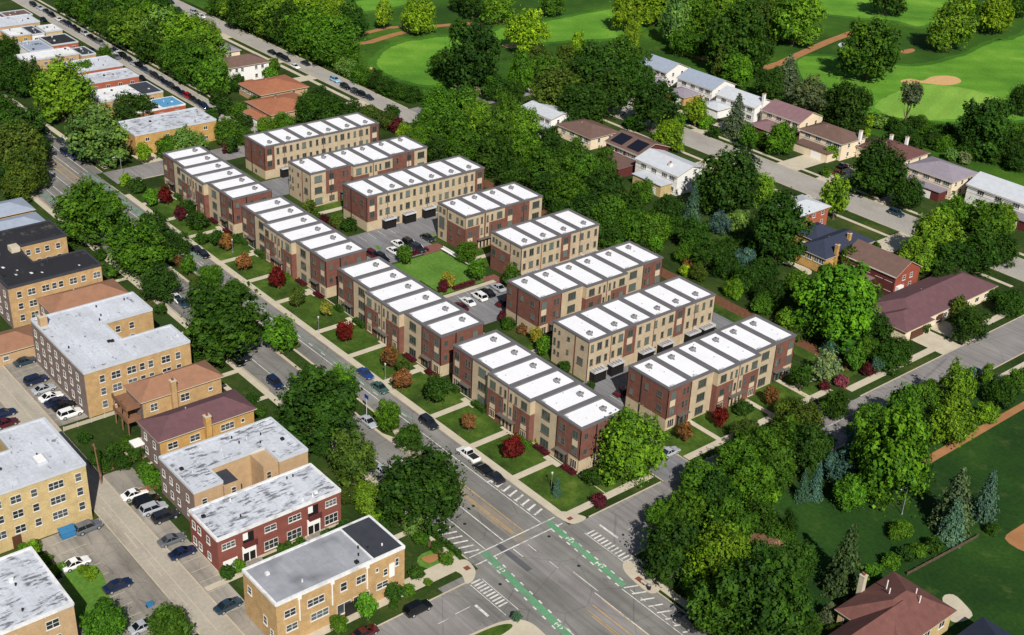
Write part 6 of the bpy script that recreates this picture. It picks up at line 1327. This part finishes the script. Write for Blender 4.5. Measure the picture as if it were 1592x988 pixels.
cluster('left of the lowest spruce', 'tree mass right of the cross street, lower part', [
    (1048, 848, 101, 'o', 'dk', 0.95), (1030, 800, 53, 'o', 'md'), (1075, 800, 78, 'o', 'md'), (1130, 815, 97, 'o', 'md'), (1118, 870, 106, 'o', 'lt', 1.0), (1180, 812, 74, 'o', 'dk'), (1185, 880, 106, 'o', 'dk'), (1198, 935, 150, 'o', 'dk', 1.0), (1236, 872, 69, 'o', 'dk'), (1212, 842, 61, 'o', 'md'), (1125, 945, 101, 'o', 'md'), (1085, 905, 55, 'o', 'md'), (1230, 812, 25, 'c', 'dk', 1.9), (1092, 960, 42, 'o', 'ol'), (1250, 975, 53, 'o', 'dk')])
cluster('on the lower right lawn', 'trees on the lower right lawn', [
    (1250, 752, 26, 'f', 'bl', 2.3), (1271, 745, 28, 'f', 'bl', 2.4), (1322, 764, 48, 'o', 'br', 1.1), (1370, 764, 44, 'o', 'md'), (1318, 862, 66, 'f', 'sp', 2.0), (1488, 772, 76, 'F', 'gs', 1.55), (1538, 764, 52, 'F', 'bl', 1.8), (1484, 806, 48, 'F', 'bl', 1.6), (1385, 872, 30, 'b', 'md'), (1408, 862, 30, 'b', 'dk'), (1430, 856, 30, 'b', 'md'), (1452, 848, 30, 'b', 'dk'), (1360, 888, 28, 'b', 'br'), (1542, 822, 24, 'b', 'dk'), (1290, 950, 40, 'F', 'gs', 1.0), (1300, 988, 40, 'B', 'ol'), (1515, 985, 34, 'B', 'dk'), (1340, 905, 24, 'b', 'lt'), (1402, 822, 40, 'B', 'md')])
# ornamental trees and bushes of the townhouse lawns
O_ = 'ornamental trees on the townhouse lawns'
for a in [(257, 303, 22, 's', 'red', 'bright red maple on the farthest townhouse lawn'), (235, 305, 22, 's', 'br', 'bright green little tree beside the farthest red maple'), (196, 280, 22, 'b', 'lt', 'light green rounded bush on the corner lawn at the far crossing'), (212, 288, 28, 'b', 'dk', 'dark bush behind the light green bush at the far crossing'),
          (306, 342, 34, 'b', 'dk', 'dark round bush on the lawn of the first avenue row'), (278, 330, 20, 's', 'mar', 'maroon little tree left of the dark round bush'), (290, 322, 26, 'b', 'dk', 'dark bush close to the first avenue row facade'), (352, 374, 22, 's', 'org', 'orange brown little tree by the boundary of the first two avenue rows'), (338, 368, 22, 's', 'dk', 'dark little tree left of the uppermost orange brown tree'), (366, 372, 18, 'b', 'dk', 'dark bush right of the uppermost orange brown tree'), (315, 370, 24, 'b', 'dk', 'dark low bush near the kerb at the first avenue row'),
          (380, 406, 24, 's', 'org', 'orange little tree above the red maple of the second row'), (432, 430, 28, 's', 'red', 'bright red maple before the second avenue row'), (462, 460, 26, 's', 'ol', 'olive little tree before the second avenue row end'), (507, 478, 22, 's', 'yel', 'yellow little tree between second and third avenue rows'), (538, 514, 28, 's', 'red', 'bright red maple before the third avenue row'),
          (603, 552, 28, 's', 'org', 'orange little tree before the third avenue row'), (625, 588, 30, 's', 'org', 'brown orange little tree at the walk between third and fourth rows'), (626, 570, 24, 's', 'ol', 'olive brown little tree touching the brown orange tree'), (678, 602, 40, 's', 'dk', 'dark round tree between the third and fourth avenue rows'), (729, 655, 24, 's', 'org', 'orange little tree before the nearest avenue row'), (798, 692, 33, 's', 'red', 'large bright red maple before the nearest avenue row'),
          (836, 770 - 0, 1, 'b', 'dk', None), (866, 756, 16, 'f', 'bl', 'small blue spruce on the corner lawn'), (922, 741, 34, 'b', 'dk', 'dark rounded bush under the big yellow green corner tree'), (930, 777, 25, 'b', 'mar', 'maroon round bush beside the corner sidewalk'), (976, 690, 116, 'o', 'lt', 'big yellow green tree at the corner of the nearest row'), (838, 684, 16, 'b', 'yel', 'small yellow bush beside the door steps of the nearest row'), (818, 690, 18, 'b', 'md', 'small green bush right of the large red maple'),
          (1065, 668, 26, 's', 'org', 'orange little tree at the end of the cross street row'), (1119, 646, 28, 's', 'red', 'bright red maple on the cross street lawn'), (1155, 634, 28, 'b', 'dk', 'dark bush right of the cross street red maple'), (1200, 613, 27, 's', 'org', 'orange round tree on the cross street lawn'), (1247, 584, 36, 's', 'dk', 'dark round tree at the far corner of the cross street row'), (1283, 568, 42, 's', 'wht', 'white flowering tree on the back corner lawn'), (1328, 556, 30, 's', 'br', 'bright green tree on the back corner lawn'), (1308, 592, 24, 'b', 'pink', 'dusky pink bush on the back corner lawn'), (1350, 574, 24, 'b', 'mar', 'maroon bush at the end of the cross street sidewalk'),
          (697, 435, 22, 's', 'yel', 'yellow orange little tree at the courtyard lawn corner'), (689, 444, 17, 's', 'mar', 'maroon little tree at the courtyard lawn corner'), (628, 393, 26, 's', 'md', 'round green tree at the upper courtyard corner'), (727, 390, 36, 'o', 'md', 'tall green tree behind the courtyard bench'), (743, 418, 30, 's', 'br', 'bright green tree in front of the half brick end wall'), (794, 426, 30, 's', 'md', 'round green tree between the beige row and the brick row'),
          (483, 322, 24, 's', 'ol', 'olive little tree before the beige end wall of the second hindmost row'), (490, 338, 22, 'b', 'dk', 'dark bush below the olive tree between rows'), (503, 342, 20, 'b', 'mar', 'reddish bush between the two upper garden rows'), (520, 345, 22, 'b', 'ol', 'olive bush between the two upper garden rows'), (515, 358, 20, 'b', 'mar', 'reddish bush just behind the second avenue row roofs'), (543, 350, 26, 'b', 'dk', 'dark bush along the wall above the garage lane'), (360, 222, 24, 's', 'dk', 'dark green tree at the wall of the hindmost row'), (352, 226, 18, 's', 'mar', 'dark red little tree at the wall of the hindmost row'),
          (781, 491, 14, 's', 'mar', 'maroon little tree at the lower courtyard lot'), (790, 502, 24, 'b', 'dk', 'dark bush below the brick row end wall'), (812, 512, 18, 'b', 'org', 'orange brown low bush behind the fourth row roofs'), (833, 519, 22, 's', 'yel', 'amber little tree at the corner of the brick row'), (846, 536, 26, 's', 'br', 'green tree between the brick row and the beige row'), (880, 570, 22, 'b', 'dk', 'dark bush at the foot of the beige end wall'), (918, 600, 16, 'b', 'dk', 'small dark bush beside the garage lane of the nearest rows')]:
    if a[5]: tree(a[0], a[1], a[2], a[3], a[4], a[5], O_)
# clipped low hedges round the courtyard and at the doorways
def hedge(label, x0, y0, x1, y1, h, col, grp='clipped hedges'):
    t = thing('hedge', label, 'hedge', ((x0 + x1) / 2, (y0 + y1) / 2, 0), grp); rng = np.random.default_rng(int(abs(x0 * 7 + y0 * 3)))
    lx, ly = x1 - x0, y1 - y0; n = int(min(2600, 60 * (lx * ly + 2 * (lx + ly) * h))); P = rng.uniform([-lx / 2, -ly / 2, 0.1], [lx / 2, ly / 2, h], (n, 3)); N = rng.normal(0, 0.4, (n, 3))
    f = rng.integers(0, 4, n)
    for k, (ax, sg) in enumerate(((2, 1), (1, -1), (0, 1), (2, 1))):
        q = f == k; P[q, ax] = (h if ax == 2 else sg * (ly if ax == 1 else lx) / 2) + rng.normal(0, 0.05, q.sum()); N[q, ax] += sg
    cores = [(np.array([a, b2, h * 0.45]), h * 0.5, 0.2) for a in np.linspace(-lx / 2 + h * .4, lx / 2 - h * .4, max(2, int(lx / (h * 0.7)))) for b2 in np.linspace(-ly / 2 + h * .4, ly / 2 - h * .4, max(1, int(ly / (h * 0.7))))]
    me = leaf_mesh('foliage', P, N, 0.11, np.clip(rng.normal(0.5, 0.2, n), 0, 1), cores, rng); o = inst('foliage', me, t); o.color = lin(TC[col])
hedge('long maroon clipped hedge at the lower end of the courtyard lawn', -213.3, 165.6, -212.2, 171.8, 0.9, 'mar')
hedge('dusky red hedge beside the brick paving of the courtyard', -235, 168.4, -233.6, 173.6, 0.8, 'mar')
hedge('dark green hedge between the third row roofs and the courtyard lawn', -219.4, 159.4, -212.6, 160.6, 1.2, 'dk')
hedge('dark green hedge along the kerb near the crossing', -146, 105.4, -132.6, 106.3, 0.8, 'dk')
hedge('green hedge at the foot of the packed parking lot', -245.5, 68.2, -238.4, 75.4, 1.3, 'md')
hedge('bright green hedge beside the lower left white sedan', -177.2, 48, -168.6, 49.2, 1.0, 'br')
hedge('bright green hedge along the bright green yard', -168.6, 48.2, -167.2, 54.6, 1.0, 'br')
for i, (x, g) in enumerate(((-309, 'first'), (-265.2, 'second'), (-221, 'third'), (-177.6, 'fourth'))):
    hedge(f'maroon low hedge right of the last door of the {g} avenue row', x + 35.6, 137.0, x + 38.8, 138.2, 0.7, 'mar')
    hedge(f'dark green low hedge left of the middle door of the {g} avenue row', x + 8.2, 136.9, x + 12.2, 138.2, 1.0, 'dk')
    hedge(f'dark green low hedge right of the middle door of the {g} avenue row', x + 23.2, 135.8, x + 26.0, 137.0, 1.0, 'md')
    hedge(f'dark green low hedge beside the first door of the {g} avenue row', x + 0.4, 137.0, x + 3.0, 138.3, 1.0, 'dk')
    hedge(f'maroon low hedge left of the last door of the {g} avenue row', x + 27.4, 137.2, x + 31, 138.3, 0.7, 'mar')
cluster('in the overgrown garden', 'bushes of the overgrown garden', [(150, 712, 26, 'b', 'dk'), (178, 700, 30, 'b', 'dk'), (200, 690, 34, 'B', 'md'), (190, 718, 30, 'b', 'dk'), (165, 722, 26, 'b', 'dk'), (212, 705, 26, 'b', 'dk'), (225, 730, 28, 'b', 'md'), (238, 748, 30, 'b', 'br'), (130, 680, 24, 'b', 'dk')])
cluster('beside the lower left alley', 'trees and bushes at the lower left', [(164, 964, 76, 'o', 'br', 0.75), (262, 972, 74, 'o', 'md', 0.75), (140, 892, 22, 'b', 'lt'), (128, 885, 18, 'b', 'lt'), (50, 850, 26, 'b', 'lt'), (70, 872, 24, 'b', 'lt'), (80, 888, 20, 'b', 'lt'), (158, 945, 30, 'b', 'dk')])
cluster('around the orange corner building', 'bushes around the corner building', [(571, 941, 38, 's', 'br'), (526, 970, 30, 's', 'md'), (352, 890, 26, 'b', 'dk'), (372, 880, 24, 'b', 'md'), (445, 853, 26, 'b', 'dk'), (468, 846, 24, 'b', 'md'), (648, 890, 26, 'b', 'dk'), (612, 920, 34, 'b', 'dk'), (634, 918, 24, 'b', 'md'), (640, 815, 36, 'o', 'pale'), (655, 838, 26, 'b', 'md'), (695, 868, 26, 'b', 'md'), (612, 940, 18, 'b', 'dk'), (600, 812, 28, 'b', 'dk'), (665, 905, 14, 'b', 'lt'), (803, 958, 16, 's', 'bl'), (585, 800, 24, 'b', 'lt'), (680, 850, 24, 'b', 'dk'), (510, 830, 24, 'b', 'dk'), (535, 820, 26, 'b', 'dk')])
cluster('before the apartment blocks', 'bushes before the apartment blocks', [(455, 705, 34, 'o', 'dk'), (392, 620, 20, 'b', 'dk'), (405, 640, 20, 'b', 'dk'), (520, 650, 30, 'b', 'dk'), (500, 690, 34, 'o', 'dk'), (300, 560, 26, 'b', 'dk'), (318, 585, 22, 'b', 'dk'), (250, 480, 20, 'b', 'dk'), (110, 375, 24, 'b', 'dk'), (155, 395, 22, 'b', 'dk'), (540, 770, 30, 'o', 'ol'), (470, 670, 26, 'b', 'ol')])
cluster('around the orange roofed ranch houses', 'bushes around the upper houses', [(368, 128, 30, 'o', 'dk'), (420, 115, 24, 'b', 'br'), (480, 165, 46, 'o', 'dk'), (515, 168, 44, 'o', 'dk'), (545, 172, 40, 'o', 'dk'), (575, 180, 34, 'o', 'ol'), (415, 196, 34, 'o', 'lt'), (440, 190, 36, 'o', 'md'), (350, 165, 30, 'b', 'dk'), (372, 172, 30, 'b', 'md'), (395, 160, 24, 'b', 'dk'), (340, 150, 30, 'b', 'dk'), (425, 100, 24, 'b', 'md'), (378, 190, 30, 'B', 'dk'), (498, 148, 36, 'o', 'dk'), (330, 178, 24, 'b', 'dk'), (610, 175, 26, 'b', 'dk')])
